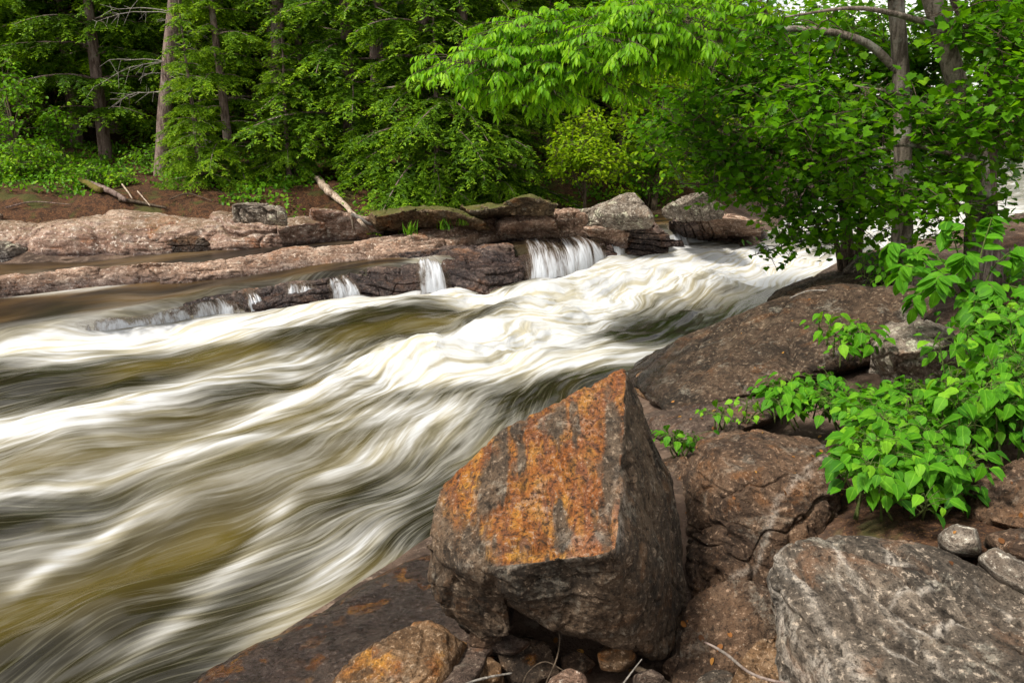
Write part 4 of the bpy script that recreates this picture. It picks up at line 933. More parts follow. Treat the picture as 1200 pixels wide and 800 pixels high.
# ---------------------------------------------------------------- broadleaf trees
def twigs_leaves(G, Wd, limbs, centers, leaf, size, k=9, spread=.16, droop=.25, tw_r=.004, lvbase=.4, flat=.45, connect=True):
    LPnts = np.vstack(limbs); centers = np.asarray(centers)
    centers = centers[np.argsort([((LPnts - c) ** 2).sum(1).min() for c in centers])]
    for c in centers:
        d2 = ((LPnts - c) ** 2).sum(1) + 1.5 * np.maximum(0, LPnts[:, 2] - c[2] + .05) ** 2; a = LPnts[np.argmin(d2)]
        v = c - a; L = np.linalg.norm(v)
        if connect and L > .02:
            mid = (a + c) / 2 + np.array([0, 0, .12 * L]) + rng.normal(size=3) * .06 * L
            P = curve([a, mid, c], 6); V, F = tube(P, [tw_r * (1 + 1.0 * min(L, 1.2)), tw_r * .6], 4, cap=False); Wd.add(V, F); LPnts = np.vstack([LPnts, P[2:]])
        ax = unit(np.array([v[0], v[1], v[2] * .3]) + rng.normal(size=3) * .25 * max(L, .2)); sd = unit(np.cross(ax, [0, 0, 1.]))
        n = max(3, int(k * rng.uniform(.7, 1.3))); u = np.linspace(-.9, 1, n) + rng.normal(size=n) * .06
        sg = np.where(np.arange(n) % 2, 1, -1)[:, None]
        pos = c + np.outer(u * spread, ax) + sg * sd * spread * rng.uniform(.05, .35, (n, 1)) + rng.normal(size=(n, 3)) * spread * .22
        d = ax * .55 + sg * sd * rng.uniform(.4, 1.1, (n, 1)) + np.array([0, 0, -droop]) + rng.normal(size=(n, 3)) * .3
        nr = np.array([0, 0, 1.]) + rng.normal(size=(n, 3)) * flat
        lv = lvbase + rng.normal() * .16 + .12 * u + rng.normal(size=n) * .10
        add_leaves(G, leaf, pos, d, nr, size * rng.uniform(.6, 1.2, n), lv)
        V, F = tube(np.array([c - ax * spread * .9, c + np.array([0, 0, .01]), c + ax * spread]), [tw_r * .8, tw_r * .4], 3, cap=False); Wd.add(V, F)
def in_ellipsoids(ells, n, gap=.0, freq=1.6, seed=0.0):
    out = []
    vol = np.array([e[1][0] * e[1][1] * e[1][2] for e in ells]); cnt = np.maximum(1, (n * vol / vol.sum()).astype(int))
    for (c, r), m in zip(ells, cnt):
        v = unit(rng.normal(size=(m, 3))) * (rng.random((m, 1)) ** .38); p = np.array(c) + v * np.array(r)
        if gap: p = p[fbm(p * freq + seed, 2) > -gap]
        out.append(p)
    return np.vstack(out)
def broad(name, label, loc, limbs, ells, n, leaf, size, leafm, barkm, k=9, spread=.16, gap=.35, radii=None, lvbase=.4, droop=.25, flat=.45, cat='tree', group=None, trunk_part='trunk', extra=None, freq=1.6, seg=10):
    """limbs: list of (control points, radii) in world space."""
    loc = np.array(loc, float); e = empty(name, loc, label, cat, group)
    T = Geo(); Wd = Geo(); G = Geo(); cur = []
    for j, (cp, rd) in enumerate(limbs):
        P = curve(cp, max(8, 5 * len(cp))) - loc; cur.append(P); V, F = tube(P, rd, seg if max(rd) > .03 else 6, .10 if max(rd) > .03 else 0); (T if j == 0 or barkm == 'bark' else T).add(V, F)
    cs = in_ellipsoids([(np.array(c) - loc, r) for c, r in ells], n, gap, freq, sum(map(ord, label)) % 31)
    twigs_leaves(G, Wd, cur, cs, leaf, size, k, spread, droop, lvbase=lvbase, flat=flat)
    if extra is not None: extra(G, Wd, cur, loc)
    T.obj(trunk_part, M[barkm], e); Wd.obj('twigs', M['dbark'], e); G.obj('crown' if cat == 'tree' else 'foliage', M[leafm], e)
    return e
P3 = lambda px, py, Yd: np.array(PY(px, py, Yd))

# right-bank maple group
b = P3(1062, 330, 6.4); b[2] = gz(b[0], b[1]) - .1
br = [P3(1058, 90, 6.4), P3(1010, 48, 6.35), P3(930, 34, 6.3), P3(850, 46, 6.25), P3(780, 66, 6.2), P3(700, 82, 6.15), P3(630, 98, 6.4), P3(575, 106, 6.35)]
br2 = [P3(780, 66, 6.2), P3(720, 48, 6.1), P3(660, 40, 6.4), P3(600, 30, 6.35)]
br3 = [P3(850, 46, 6.25), P3(800, 26, 6.2), P3(740, 8, 6.15)]
br4 = [P3(700, 82, 6.15), P3(640, 74, 6.35), P3(580, 76, 6.3), P3(535, 74, 6.3)]
def ash_extra(G, Wd, cur, loc):
    # compound drooping leaves along the overhanging branches
    for li, (pts, n) in enumerate(((br, 150), (br2, 84), (br3, 70), (br4, 76))):
        C = curve(pts, 120)
        for i in range(n):
            t = rng.uniform(.42 if li == 0 else .1, 1.0); p = C[int(t * 119)]
            az = rng.uniform(0, 6.28); out = np.array([math.cos(az) * .8 - .45, math.sin(az) * .7, rng.uniform(-.15, .5)]); out = unit(out)
            L = rng.uniform(.08, .55) * (1.15 - .6 * t); c = p + out * L; c[2] -= L * .1
            V, F = tube(curve([p, (p + c) / 2 + np.array([0, 0, .03]), c], 5) - loc, [.004, .002], 4, cap=False); Wd.add(V, F)
            for q in range(rng.integers(4, 7)):           # sprays of drooping leaflets
                az2 = rng.uniform(0, 6.28); d0 = unit(out + np.array([math.cos(az2), math.sin(az2), -.25]) * .9)
                rl = rng.uniform(.10, .19); m = 7; u = np.linspace(.25, 1, m)
                rach = c + np.outer(u * rl, d0) + np.outer(-.3 * rl * u ** 2, [0, 0, 1])
                sd = unit(np.cross(d0, [0, 0, 1.])); sg = np.where(np.arange(m) % 2, 1, -1)[:, None]; sg[-1] = 0
                d = d0 * .5 + sg * sd * .55 + np.array([0, 0, -.75]) + rng.normal(size=(m, 3)) * .15
                add_leaves(G, 'lance', rach - loc, d, np.array([0, 0, 1.]) + d0 * .8 + rng.normal(size=(m, 3)) * .35, rng.uniform(.042, .078, m), .5 + rng.normal() * .24 + rng.normal(size=m) * .12)
                V, F = tube(np.vstack([c, rach]) - loc, [.0025, .001], 3, cap=False); Wd.add(V, F)
broad('broadleaf_tree', 'straight grey trunked tree whose long bough reaches out over the rapids', b,
      [([b, P3(1058, 200, 6.4), P3(1056, 90, 6.4), P3(1050, 0, 6.4), P3(1044, -140, 6.4), P3(1040, -300, 6.15)], [.10, .068, .062, .060, .056, .045]),
       (br, [.034, .028, .023, .019, .015, .011, .008, .005]), (br2, [.016, .006]), (br3, [.016, .006]), (br4, [.012, .005]),
       ([P3(1050, 0, 6.4), P3(960, -120, 6.3), P3(860, -200, 6.8)], [.05, .015]), ([P3(1048, -60, 6.4), P3(1130, -170, 6.3), P3(1200, -260, 6.4)], [.05, .015])],
      [(P3(1040, -260, 6.4), (1.0, 1.0, .5)), (P3(1200, -260, 6.3), (.8, .8, .5))], 140, 'maple', .11, 'ash', 'bark', extra=ash_extra)
b = P3(1150, 330, 6.3); b[2] = gz(b[0], b[1]) - .1
TB = [b, P3(1146, 200, 6.3), P3(1122, 100, 6.2), P3(1092, 0, 6.1), P3(1050, -150, 6.0), P3(1030, -300, 6.0)]
broad('maple_tree', 'thick mottled grey trunk leaning left on the right bank', b,
      [(TB, [.12, .080, .072, .066, .06, .045]), ([P3(1146, 190, 6.3), P3(1060, 170, 6.0), P3(980, 190, 5.8)], [.022, .006]), ([P3(1135, 150, 6.25), P3(1190, 90, 5.9), P3(1240, 60, 5.7)], [.025, .008]),
       ([P3(1050, -150, 6.0), P3(960, -230, 5.8), P3(880, -280, 5.8)], [.04, .01]), ([P3(1140, 180, 6.25), P3(1080, 120, 6.0), P3(1000, 100, 5.8)], [.022, .006]),
       ([P3(1100, 30, 6.1), P3(1010, 10, 5.8), P3(920, 20, 5.7)], [.025, .006]), ([P3(1060, -100, 6.0), P3(1180, -200, 5.8), P3(1260, -230, 5.8)], [.04, .01])],
      [(P3(1180, 120, 5.7), (.32, .5, .55)), (P3(980, 130, 5.8), (.55, .4, .35)), (P3(985, 30, 7.6), (.5, .3, .25)), (P3(1060, 225, 5.9), (.45, .4, .20)), (P3(1030, -300, 6.0), (.9, .8, .4)), (P3(1215, 30, 6.4), (.4, .6, .6)),
       (P3(1110, 250, 6.2), (.45, .3, .3)), (P3(1080, 90, 7.6), (.7, .4, .6)), (P3(930, 45, 6.0), (.45, .25, .16)), (P3(1105, 140, 5.75), (.22, .2, .22)), (P3(1150, 30, 5.8), (.35, .3, .25)), (P3(1120, 180, 7.4), (.6, .4, .4))], 1750, 'maple', .066, 'maple', 'bark', k=10, spread=.16, gap=.25)
b = P3(1170, 330, 6.7); b[2] = gz(b[0], b[1]) - .1
broad('maple_tree', 'thin dark curving trunk right of the thick leaning trunk', b,
      [([b, P3(1160, 220, 6.7), P3(1166, 130, 6.7), P3(1150, 50, 6.6), P3(1118, 0, 6.5), P3(1090, -120, 6.5)], [.07, .05, .042, .036, .032, .02]), ([P3(1150, 45, 6.6), P3(1190, 0, 6.6), P3(1240, -60, 6.6)], [.028, .012]),
       ([P3(1163, 180, 6.7), P3(1220, 140, 6.5), P3(1270, 120, 6.4)], [.018, .006])],
      [(P3(1245, 120, 6.6), (.5, .6, .6)), (P3(1200, 10, 6.9), (.5, .6, .4)), (P3(1180, -130, 6.6), (.9, .8, .5)), (P3(1130, 40, 7.2), (.5, .4, .4))], 560, 'maple', .066, 'maple', 'hbark', gap=.25)
# multi-stemmed young maple leaning over the water
b = P3(1000, 300, 7.9); b[2] = gz(b[0], b[1]) - .1
ml = [([b, P3(985, 220, 7.8), P3(960, 150, 7.6), P3(930, 80, 7.4), P3(890, 0, 7.2)], [.055, .04, .032, .024, .012]),
      ([b + [.05, 0, 0], P3(990, 250, 7.7), P3(940, 200, 7.4), P3(870, 160, 7.1), P3(800, 130, 6.9)], [.04, .03, .022, .014, .006]),
      ([b + [-.05, 0, 0], P3(975, 270, 7.6), P3(925, 240, 7.3), P3(860, 220, 7.0), P3(800, 215, 6.8)], [.035, .024, .018, .010, .005]),
      ([b + [.1, .1, 0], P3(1012, 230, 7.9), P3(1020, 150, 7.8), P3(1010, 60, 7.7)], [.045, .03, .02, .01]),
      ([P3(985, 220, 7.8), P3(930, 150, 7.4), P3(850, 90, 7.2), P3(780, 60, 7.0)], [.024, .014, .006]),
      ([P3(975, 275, 7.6), P3(930, 285, 7.2), P3(880, 300, 6.9)], [.016, .008, .004])]
broad('maple_tree', 'young many stemmed maple leaning over the rapids from the right bank', b, ml,
      [(P3(880, 150, 7.1), (.95, .6, .55)), (P3(850, 190, 6.9), (.42, .5, .32)), (P3(930, 210, 7.1), (.65, .5, .38)), (P3(900, 70, 7.3), (.7, .6, .4)), (P3(1000, 120, 7.4), (.7, .5, .6)), (P3(960, 265, 6.9), (.42, .4, .22)), (P3(905, 300, 6.8), (.22, .25, .07)), (P3(1010, 250, 7.2), (.4, .4, .3)), (P3(800, 20, 7.6), (.8, .6, .3)), (P3(1030, 200, 7.0), (.4, .4, .4))],
      1750, 'maple', .062, 'maple', 'dbark', k=10, spread=.17, gap=.30)
# yellow-green backlit trees across the channel
def tree_on(px, Yd, label, hgt, wid, leafm, n, lo=.8, size=.10, name='broadleaf_tree', nl=7, group=None, lvbase=.5, leaf='oval', zoff=-.05, barkm='dbark', lean=0.0):
    b = tree_at(px, Yd); b[2] += zoff; rg = np.random.default_rng(int(px * 7 + Yd * 10))
    limbs = [([b, b + [.04 + lean * .3, 0, hgt * .35], b + [-.03 + lean * .7, .05, hgt * .7], b + [lean, 0, hgt * .95]], [.018 * hgt, .012 * hgt, .007 * hgt, .004])]
    ells = [(b + [lean, 0, hgt * .8], (wid * .6, wid * .6, hgt * .25))]
    for i in range(nl):
        a = i * 2.4 + rg.uniform(0, .6); z = lo + (hgt * .8 - lo) * (i + .5) / nl; s = b + [lean * z / hgt, 0, z * .6]; rr_ = wid * rg.uniform(.55, 1.0) * (1 - .25 * z / hgt)
        tip = b + np.array([math.cos(a) * rr_ + lean * z / hgt, math.sin(a) * rr_, z + .15 * rr_]); limbs.append(([s, (s + tip) / 2 + [0, 0, .08], tip], [.006 * hgt, .004]))
        ells.append((tip * .75 + s * .25 + [0, 0, .1], (wid * .42, wid * .42, hgt * .13)))
    return broad(name, label, b, limbs, ells, n, leaf, size, leafm, barkm, k=9, spread=size * 2.0, gap=.35, lvbase=lvbase, group=group, freq=1.3)
tree_on(683, 11.7, 'light green small tree with thin stems behind the lichen boulders', 1.7, .60, 'yellow', 560, .85, .06, nl=10, lvbase=.62, leaf='oval')
tree_on(768, 12.6, 'yellow green tree behind the tall grey boulder', 3.2, 1.0, 'yellow', 640, .4, .085, nl=9, lvbase=.45)
tree_on(805, 15.5, 'tall yellow green tree glowing behind the young maple', 6.0, 1.7, 'yellow', 760, .6, .10, nl=10, lvbase=.6)
tree_on(870, 17.5, 'yellow green tree across the channel, behind the thickest maple leaves', 6.0, 2.0, 'yellow', 450, .6, .11, nl=10, lvbase=.5)
tree_on(640, 16.0, 'leafy tree with light crown between the hemlocks, above the bough tip', 5.5, 1.5, 'herb', 480, 1.2, .10, nl=9, lvbase=.45)
tree_on(725, 16.2, 'leafy light green tree above the middle of the overhanging bough', 5.6, 1.6, 'yellow', 480, 1.0, .10, nl=9, lvbase=.42)
tree_on(760, 12.6, 'small dark green bush hugging the right side of the tall grey boulder', 1.1, .36, 'maple', 150, .15, .06, 'bush', nl=8, lvbase=.5)
tree_on(980, 24, 'distant leafy tree on the far side of the right hand channel', 5.0, 2.6, 'herb', 480, .5, .15, nl=9, lvbase=.5)
tree_on(1090, 30, 'farthest leafy tree seen between the trunks of the right bank', 6.5, 3.6, 'herb', 600, .5, .18, nl=9, lvbase=.5)
tree_on(1190, 31, 'leafy tree beyond the white water at the right edge', 6.5, 3.6, 'yellow', 600, .5, .18, nl=9, lvbase=.4)
tree_on(22, 12.6, 'thin broadleaf sapling at the left edge of the far bank', 1.75, .55, 'herb', 120, .4, .075, 'sapling', nl=7, lvbase=.4)
tree_on(345, 12.3, 'small sapling with low leaves left of the driftwood', .95, .28, 'herb', 70, .15, .055, 'sapling', nl=6, lvbase=.5)
tree_on(40, 12.2, 'bright green bush on the bank below the left edge sapling', .62, .5, 'herb', 130, .12, .062, 'bush', nl=8, lvbase=.55)
tree_on(75, 13.2, 'broad leaved shrub in front of the dark forest, above the mossy log', .95, .36, 'herb', 80, .3, .072, 'bush', nl=6, lvbase=.4)
tree_on(105, 11.9, 'low green bush below the mossy fallen log', .36, .5, 'herb', 110, .08, .055, 'bush', nl=7, lvbase=.45)
tree_on(15, 11.8, 'low leafy bush at the bank edge above the dark left rock', .4, .45, 'herb', 100, .08, .06, 'bush', nl=7, lvbase=.6)
tree_on(140, 11.7, 'small bright plant at the end of the mossy fallen log', .26, .24, 'herb', 50, .06, .05, 'bush', nl=5, lvbase=.65)
tree_on(178, 13.2, 'small green undergrowth bush at the foot of the bare barked trunk', .5, .4, 'herb', 70, .1, .055, 'bush', nl=6, lvbase=.4)
tree_on(222, 12.3, 'sparse green seedlings on the brown slope beside the shelf', .22, .3, 'herb', 30, .05, .05, 'bush', nl=5, lvbase=.45)
tree_on(850, 13.2, 'rusty orange fern bush above the pink outcrop', .75, .4, 'fern', 120, .15, .06, 'bush', nl=7, lvbase=.5)
tree_on(735, 12.3, 'yellow flowering weed between small tree and the tall grey boulder', .5, .25, 'yellow', 40, .15, .05, 'bush', nl=5, lvbase=.8)

def undergrowth():
    G = Geo(); n = 3600; px = rng.uniform(-160, 780, n); Yd = rng.uniform(11.0, 16.5, n); d = (px - 600) / FPX * Yd / .985
    P = np.c_[d, Yd]; z, sd, dn = ground_z(P); q = np.c_[P, z]; m = (sd > .3) & (fbm(q * 1.1 + 3, 3) + .40 * (px < 170) + .10 - .02 * (sd > 3) * sd > .08); q = q[m]
    for p in q:
        k = rng.integers(5, 11); hgt = rng.uniform(.04, .22); o = rv(k, .08) * [1, 1, 0] + np.c_[np.zeros((k, 2)), rng.uniform(.2, 1, k) * hgt]
        add_leaves(G, 'oval', p + o, rv(k) + [0, -.3, -.1], rv(k, .4) + [0, -.4, 1], rng.uniform(.035, .075, k), .35 + rng.normal() * .2 + rng.normal(size=k) * .1)
    tag(G.obj('undergrowth', M['herb']), 'low green herbs covering the far bank', 'undergrowth', kind='stuff')
undergrowth()
def bank_herbs():
    G = Geo(); n = 2600; P = np.c_[rng.uniform(2.2, 9, n), rng.uniform(1.0, 9.5, n)]; z, sd, dn = ground_z(P); q = np.c_[P, z]
    q = q[(dn > 1.9) & (fbm(q * .8 + 7, 3) + .12 * (dn - 3) > .12)]
    for p in q:
        k = rng.integers(4, 9); o = rv(k, .07) * [1, 1, 0] + np.c_[np.zeros((k, 2)), rng.uniform(.1, 1, k) * rng.uniform(.05, .25)]
        add_leaves(G, 'ovate', p + o, rv(k) + [0, -.2, -.1], rv(k, .4) + [0, -.3, 1], rng.uniform(.03, .075, k), .35 + rng.normal() * .2 + rng.normal(size=k) * .1)
    tag(G.obj('ground_cover', M['plant']), 'low leafy ground cover on the soil behind the right bank trees', 'ground cover', kind='stuff')
bank_herbs()
# far forest wall
def forest():
    G = Geo(); n = 80000
    a = rng.uniform(-1.15, .22, n); d = rng.uniform(31, 44, n); x = np.sin(a) * d; y = np.cos(a) * d
    z0 = ground_z(np.c_[x, y])[0]; z = z0 + rng.random(n) ** .8 * 13
    P = np.c_[x, y, z]; P = P[fbm(P * .45, 2) > -.5]; m = len(P)
    add_leaves(G, 'needle', P, rv(m) + np.array([0, -.5, -.4]), rv(m, .5) + np.array([0, -.4, 1]), rng.uniform(.35, .7, m), .25 + .5 * fbm(P * .6 + 4, 2) + rng.random(m) * .3, .55)
    o = G.obj('forest', M['hemlock']); tag(o, 'dark mass of distant forest behind the far bank', 'forest', kind='stuff')
forest()

# ---------------------------------------------------------------- bank plants on the right
def leafy(label, stems, size, n_leaf, leafm='plant', leaf='ovate', name='plant', spread=.08, lvb=.42, lat=.5):
    """stems: list of (foot point, tip point); leaves alternate along the upper part and overlap upwards."""
    loc = np.array(stems[0][0], float); e = empty(name, loc, label, 'plant'); S = Geo(); G = Geo()
    for f, tip in stems:
        f = np.array(f, float); tip = np.array(tip, float)
        C = curve([f, (f + tip) / 2 + np.array([0, 0, .05]) + rng.normal(size=3) * .03, tip], 14) - loc
        V, F = tube(C, [.0055, .002], 5); S.add(V, F)
        n = n_leaf; br = rng.normal() * .09
        for i in range(n):
            t = .25 + .75 * (i + rng.random() * .5) / n; p = C[min(13, int(t * 13))]; az = i * 2.4 + rng.normal() * .5
            o = np.array([math.cos(az), math.sin(az), 0.0])
            pl = spread * rng.uniform(.4, 1.2); q = p + o * pl + np.array([0, 0, .35 * pl])
            V, F = tube(np.array([p, (p + q) / 2 + [0, 0, .008], q]), [.0018, .0012], 3, cap=False); S.add(V, F)
            d = o * .8 + np.array([0, -.15, -.42]) + rng.normal(size=3) * .25
            nr = np.array([0, -.35, 1.0]) + o * .3 + rng.normal(size=3) * .25
            add_leaves(G, leaf, q[None], d[None], nr[None], size * rng.uniform(.45, 1.3), np.array([lvb + br + .30 * (t - .5) + rng.normal() * .19 + (.5 if rng.random() < .03 else 0)]))
    S.obj('stem', M['stem'], e); G.obj('foliage', M[leafm], e)
    return e
def stems_in(quad, n, hgt, zfn=None, jit=.05):
    """feet spread over a px quad whose corners carry their height: ((px,py,z) x4)."""
    q = np.array([PZ(*c) for c in quad]); out = []
    for i in range(n):
        u, v = rng.random(), rng.random(); p = q[0] * (1 - u) * (1 - v) + q[1] * u * (1 - v) + q[2] * u * v + q[3] * (1 - u) * v
        out.append((p - np.array([0, 0, .04]), p + np.array([rng.normal() * jit - .02, rng.normal() * jit - .04, hgt * rng.uniform(.65, 1.1)])))
    return out
leafy('low clump of broad green leaves on the dark humped rock', stems_in([(895, 492, .55), (990, 500, .6), (1000, 470, .66), (910, 462, .62)], 30, .14), .062, 11)
leafy('largest leafy green plant, spilling toward the grey slab', stems_in([(1000, 600, .62), (1130, 600, .62), (1120, 530, .68), (1010, 540, .64)], 60, .24), .072, 13)
leafy('dense green plant in front of the lichen crusted rock', stems_in([(1000, 540, .62), (1100, 540, .64), (1090, 480, .70), (1010, 490, .66)], 40, .17), .066, 12)
leafy('tall green plant at the right edge beside the lichen rock', stems_in([(1100, 540, .66), (1230, 540, .74), (1230, 440, .85), (1120, 460, .75)], 66, .34), .075, 14)
leafy('leafy green plant at the right edge below the feathery sapling', stems_in([(1140, 440, .85), (1240, 440, .9), (1240, 370, 1.0), (1150, 390, .92)], 46, .30), .07, 13)
leafy('small light green plant left of the lichen crusted rock', stems_in([(955, 420, .74), (1010, 425, .76), (1015, 395, .84), (965, 395, .82)], 12, .14), .07, 8, lvb=.55)
leafy('small bright plant in the gap right of the boulder peak', stems_in([(785, 538, .34), (812, 535, .36), (810, 520, .4), (790, 525, .38)], 7, .07), .055, 7, lvb=.5)
leafy('tiny sprig of leaves on the brown shelf behind the cracked rock', stems_in([(832, 500, .50), (850, 497, .5), (856, 490, .52), (838, 492, .5)], 4, .05), .045, 6, lvb=.75)
leafy('small sprig between the dark humped rock and low leaf clump', stems_in([(858, 492, .52), (885, 488, .54), (885, 478, .55), (862, 482, .53)], 5, .05), .04, 6, lvb=.7)
leafy('low dark green plant at the foot of the maple stems', stems_in([(1000, 335, .85), (1060, 340, .9), (1080, 315, .98), (1020, 310, .9)], 24, .16), .06, 8, lvb=.25, leaf='oval')
# feathery sapling with compound leaves
def feathery():
    ft = P3(1150, 470, 4.6); ft[2] = gz(ft[0], ft[1]); e = empty('sapling', ft, 'feathery sapling with long paired leaflets arching over the lichen rock', 'sapling'); S = Geo(); G = Geo()
    tips = [(1060, 322, 4.3), (1050, 296, 4.4), (1110, 272, 4.5), (1160, 268, 4.5), (1075, 355, 4.2), (1130, 310, 4.3), (1190, 300, 4.4), (1100, 335, 4.1), (1160, 345, 4.2), (1200, 350, 4.3), (1082, 300, 4.6), (1140, 372, 4.1), (1180, 385, 4.1)]
    for px, py, Yd in tips:
        tip = P3(px, py, Yd); mid = P3(1140 + (px - 1140) * .3, 340 + (py - 340) * .2, 4.45); C = curve([ft, mid, tip + [0, 0, .05], tip + np.array([tip[0] - mid[0], tip[1] - mid[1], 0]) * .1 - [0, 0, .02]], 18) - ft
        V, F = tube(C, [.007, .004, .0015], 5); S.add(V, F)
        for t in np.linspace(.42, 1, 9):
            k = min(16, int(t * 17)); p = C[k]; tn = unit(C[k + 1] - C[k]); sd = unit(np.cross(tn, [0, 0, 1.]))
            for s_ in (-1, 1):
                d = tn * .5 + sd * s_ * .9 + np.array([0, -.1, -.25]) + rng.normal(size=3) * .15
                add_leaves(G, 'oval', p[None], d[None], (np.array([0, -.4, 1.]) + rng.normal(size=3) * .25)[None], rng.uniform(.075, .12), np.array([.5 + rng.normal() * .16]))
        add_leaves(G, 'oval', C[-1][None], (C[-1] - C[-3])[None], np.array([[0, -.3, 1.]]), .1, np.array([.7]))
    S.obj('stem', M['stem'], e); G.obj('foliage', M['plant'], e)
feathery()
# grass tufts on the ledge
for px, py, h_, n, lab in [(482, 274, .42, 9, 'leftmost grass tuft growing on the long ledge'), (521, 268, .46, 7, 'grass tuft at the middle of the arching ledge'), (541, 263, .5, 5, 'smallest grass tuft close to the tan block on the ledge')]:
    p = PW(px, py, h_); G = Geo(); m = n * 3
    add_leaves(G, 'lance', np.tile([0, 0, -.02], (m, 1)) + rng.normal(size=(m, 3)) * np.array([.04, .02, 0]), rv(m, .3) + np.array([0, 0, 1.]), rv(m), rng.uniform(.08, .2, m), rng.random(m), .3)
    o = G.obj('grass_tuft', M['grass'], None, p); tag(o, lab, 'grass tuft')

# ---------------------------------------------------------------- dead wood
_dg = [None]
def S3(px, py, lift=.03):                # visible ground or rock under that sight line
    if _dg[0] is None: _dg[0] = bpy.context.evaluated_depsgraph_get()
    d = Vector(ray(px, py)).normalized(); o = Vector((0, 0, H))
    for _ in range(60):
        hit, loc, nr, idx, ob, mt = scene.ray_cast(_dg[0], o, d)
        if not hit: break
        if ob.name.split('.')[0] in ('ground', 'rock', 'ledge_rock', 'rock_shelf', 'stone', 'slab_rock', 'boulder', 'whaleback_rock', 'water'):
            return np.array(loc) + np.array([0, -lift * .6, lift])
        o = loc + d * .004
    return GP(px, py, lift)
def wood(name, label, ctrl, rad, mat, side=(), seg=8, cat='branch', group=None):
    P = curve(ctrl, 24); o0 = P[np.argmin(P[:, 2])]; G = Geo()
    P = P + .25 * np.max(rad) * fbm(P * 6, 3)[:, None] * np.array([1, 1, .6])
    V, F = tube(P - o0, rad, seg, .2); G.add(V, F)
    for c, r in side:
        V, F = tube(curve(c, 12) - o0, r, 6, .15); G.add(V, F)
    o = G.obj(name, M[mat], None, o0); return tag(o, label, cat, group)
wood('driftwood', 'thick brown driftwood limb slanting down the far bank to the water', [S3(366, 206, .06), S3(382, 225, .06), S3(400, 240, .06), S3(420, 262, .06), S3(436, 278, .06)], [.06, .055, .04, .025, .014], 'drift', [([S3(412, 253, .06), S3(414, 266, .06), S3(415, 274, .06)], [.018, .01])])
wood('driftwood', 'bleached stick end lying across the lower driftwood limb', [S3(412, 256, .06), S3(425, 263, .06), S3(437, 268, .06)], [.02, .024, .018], 'greywood')
wood('driftwood', 'shorter brown broken limb beside the thick driftwood limb', [S3(372, 214, .06), S3(386, 228, .06), S3(400, 241, .06)], [.04, .05, .045], 'drift')
wood('fallen_log', 'moss covered fallen log on the left bank', [S3(60, 197, .06), S3(90, 212, .06), S3(120, 228, .06)], [.03, .045, .04], 'mosslog', seg=12, cat='log')
wood('fallen_log', 'pale barkless fallen log beside the mossy log', [S3(92, 214, .06), S3(125, 226, .06), S3(150, 240, .06)], [.03, .04, .025], 'hbark', seg=12, cat='log')
wood('stick', 'grey broken stick propped on the bank right of the fallen logs', [S3(145, 221, .06), S3(152, 230, .06), S3(157, 238, .06)], [.011, .008], 'drift')
wood('stick', 'thin pale stick on the bank, rightmost beside the fallen logs', [S3(163, 229, .06), S3(170, 237, .06), S3(178, 246, .06)], [.009, .006], 'drift')
wood('stick', 'pale dead stick stuck through the bright green hemlock boughs', [P3(222, 158, 12.3), P3(240, 163, 12.2), P3(262, 178, 12.0), P3(277, 194, 11.9)], [.02, .016, .012, .006], 'greywood', [([P3(238, 162, 12.2), P3(243, 172, 12.0), P3(242, 178, 11.9)], [.01, .004]), ([P3(262, 178, 12.0), P3(280, 178, 11.9)], [.01, .004])])
wood('stick', 'peeling grey stick lying in front of the round tan stone', [PZ(826, 752, .40), PZ(850, 765, .42), PZ(880, 788, .46), PZ(920, 800, .47), PZ(960, 806, .5)], [.0035, .005, .0045, .0045, .003], 'hbark')
wood('stick', 'thin upright twig in the gap below the boulder', [PZ(640, 800, .2), PZ(652, 772, .24), PZ(656, 752, .27), PZ(655, 740, .3)], [.003, .003, .002], 'dbark')
wood('stick', 'bent thin twig left of the upright twig below the boulder', [PZ(610, 806, .2), PZ(620, 786, .2), PZ(640, 775, .22), PZ(668, 790, .22)], [.003, .0025, .002], 'dbark')
wood('stick', 'thin twig crossing the tan wedge stone below the boulder', [PZ(722, 812, .24), PZ(738, 790, .27), PZ(752, 772, .3)], [.004, .003, .002], 'greywood')
wood('root', 'brown root lying along the ground under the boulder', [PZ(745, 782, .22), PZ(765, 792, .22), PZ(790, 806, .2)], [.012, .013, .01], 'dbark', cat='root')
wood('stick', 'thin stick along the bottom edge below the tan block stone', [PZ(520, 812, .22), PZ(560, 796, .21), PZ(600, 788, .2)], [.004, .004, .003], 'greywood')
wood('stick', 'grey twig lying on the dark humped rock under the maple', [S3(925, 352, .02), S3(945, 345, .03), S3(968, 343, .02)], [.006, .004], 'greywood')
wood('root', 'dark root running down the brown slope left of the young hemlock', [S3(140, 236, .03), S3(165, 240, .03), S3(196, 246, .03)], [.03, .022, .012], 'dbark', cat='root')
wood('stick', 'long thin dead stick lying on the slope at the far left', [S3(8, 246, .03), S3(40, 240, .04), S3(84, 242, .03)], [.009, .009, .004], 'hbark')
wood('stick', 'crooked stick on the dark slope above the squat brown rock', [S3(200, 236, .03), S3(222, 231, .05), S3(250, 238, .03)], [.010, .009, .004], 'dbark')
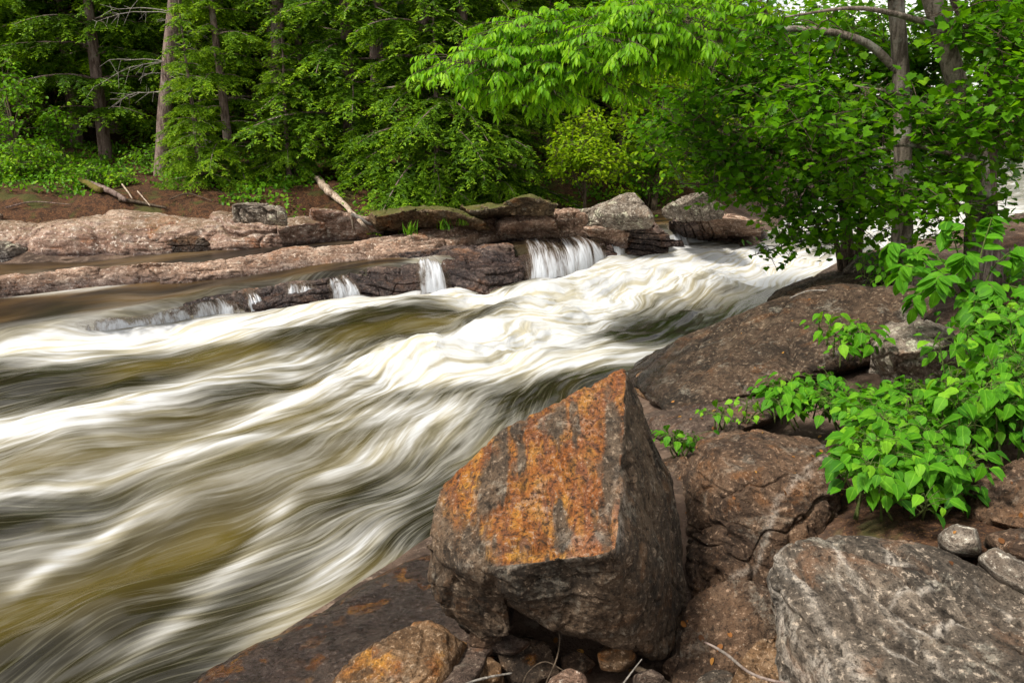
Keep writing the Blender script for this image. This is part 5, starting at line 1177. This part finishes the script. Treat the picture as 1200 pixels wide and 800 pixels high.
# pebbles and fallen leaves
def litter():
    G = Geo(); n = 0
    spots = []
    dg = bpy.context.evaluated_depsgraph_get()
    for (x0, x1, y0, y1, m) in [(760, 1000, 480, 620, 70), (860, 1080, 345, 440, 60), (940, 1010, 500, 600, 40), (560, 860, 690, 800, 50), (1090, 1200, 560, 700, 30), (790, 900, 470, 510, 30)]:
        for i in range(m // 3):
            d = ray(rng.uniform(x0, x1), rng.uniform(y0, y1)); hit, loc, nr, idx, ob, mtx = scene.ray_cast(dg, (0, 0, H), Vector(d).normalized())
            if hit and nr.z > .45 and ob.name.split('.')[0] in ('rock', 'ground', 'whaleback_rock', 'slab_rock', 'stone'): spots.append((np.array(loc), np.array(nr)))
    if spots:
        P = np.array([s[0] for s in spots]); N = np.array([s[1] for s in spots]); m = len(P)
        add_leaves(G, 'oval', P + N * .004, np.cross(N, rv(m)), N + rv(m, .25), rng.uniform(.012, .034, m), rng.random(m))
        o = G.obj('fallen_leaves', M['fallen']); tag(o, 'scattered orange fallen leaves on the right bank rocks', 'leaves', kind='stuff')
litter()

# ---------------------------------------------------------------- light, sky, camera
SUN_EL, SUN_AZ = 52, -122                 # azimuth from +Y toward +X
w = bpy.data.worlds.new('World'); scene.world = w; w.use_nodes = True
nt = w.node_tree; bg = nt.nodes['Background']
sky = nt.nodes.new('ShaderNodeTexSky'); sky.sky_type = 'NISHITA'; sky.sun_disc = False; sky.sun_elevation = R(SUN_EL); sky.sun_rotation = R(SUN_AZ)
tc = nt.nodes.new('ShaderNodeTexCoord'); nz = nt.nodes.new('ShaderNodeTexNoise'); nz.inputs['Scale'].default_value = 2.2; nz.inputs['Detail'].default_value = 6
mp = nt.nodes.new('ShaderNodeMapRange'); mp.inputs[1].default_value = .36; mp.inputs[2].default_value = .54
mx = nt.nodes.new('ShaderNodeMix'); mx.data_type = 'RGBA'; mx.inputs[7].default_value = (10.4, 10.1, 9.5, 1)
nt.links.new(tc.outputs['Generated'], nz.inputs['Vector']); nt.links.new(nz.outputs['Fac'], mp.inputs[0]); nt.links.new(mp.outputs[0], mx.inputs[0])
nt.links.new(sky.outputs[0], mx.inputs[6]); nt.links.new(mx.outputs[2], bg.inputs[0]); bg.inputs[1].default_value = .105
sd = bpy.data.lights.new('sun', 'SUN'); sd.energy = 4.2; sd.angle = R(9); sd.color = (1, .95, .86)
so = bpy.data.objects.new('sun', sd); col.objects.link(so)
el, az = R(SUN_EL), R(SUN_AZ); v = Vector((math.sin(az) * math.cos(el), math.cos(az) * math.cos(el), math.sin(el)))
so.rotation_euler = v.to_track_quat('Z', 'Y').to_euler(); so.location = v * 30

cd = bpy.data.cameras.new('camera'); cd.sensor_width = 36; cd.lens = 36 * FPX / 1200; cd.clip_end = 1000; cd.clip_start = .05
co = bpy.data.objects.new('camera', cd); col.objects.link(co); co.location = (0, 0, H); co.rotation_euler = (math.pi / 2 - PITCH, 0, 0)
scene.camera = co
scene.view_settings.view_transform = 'Standard'; scene.view_settings.look = 'None'; scene.view_settings.exposure = .52; scene.view_settings.gamma = 1
scene.cycles.use_denoising = True; scene.cycles.max_bounces = 6; scene.cycles.diffuse_bounces = 3; scene.cycles.transparent_max_bounces = 8
scene.cycles.use_adaptive_sampling = True; scene.cycles.adaptive_threshold = .015
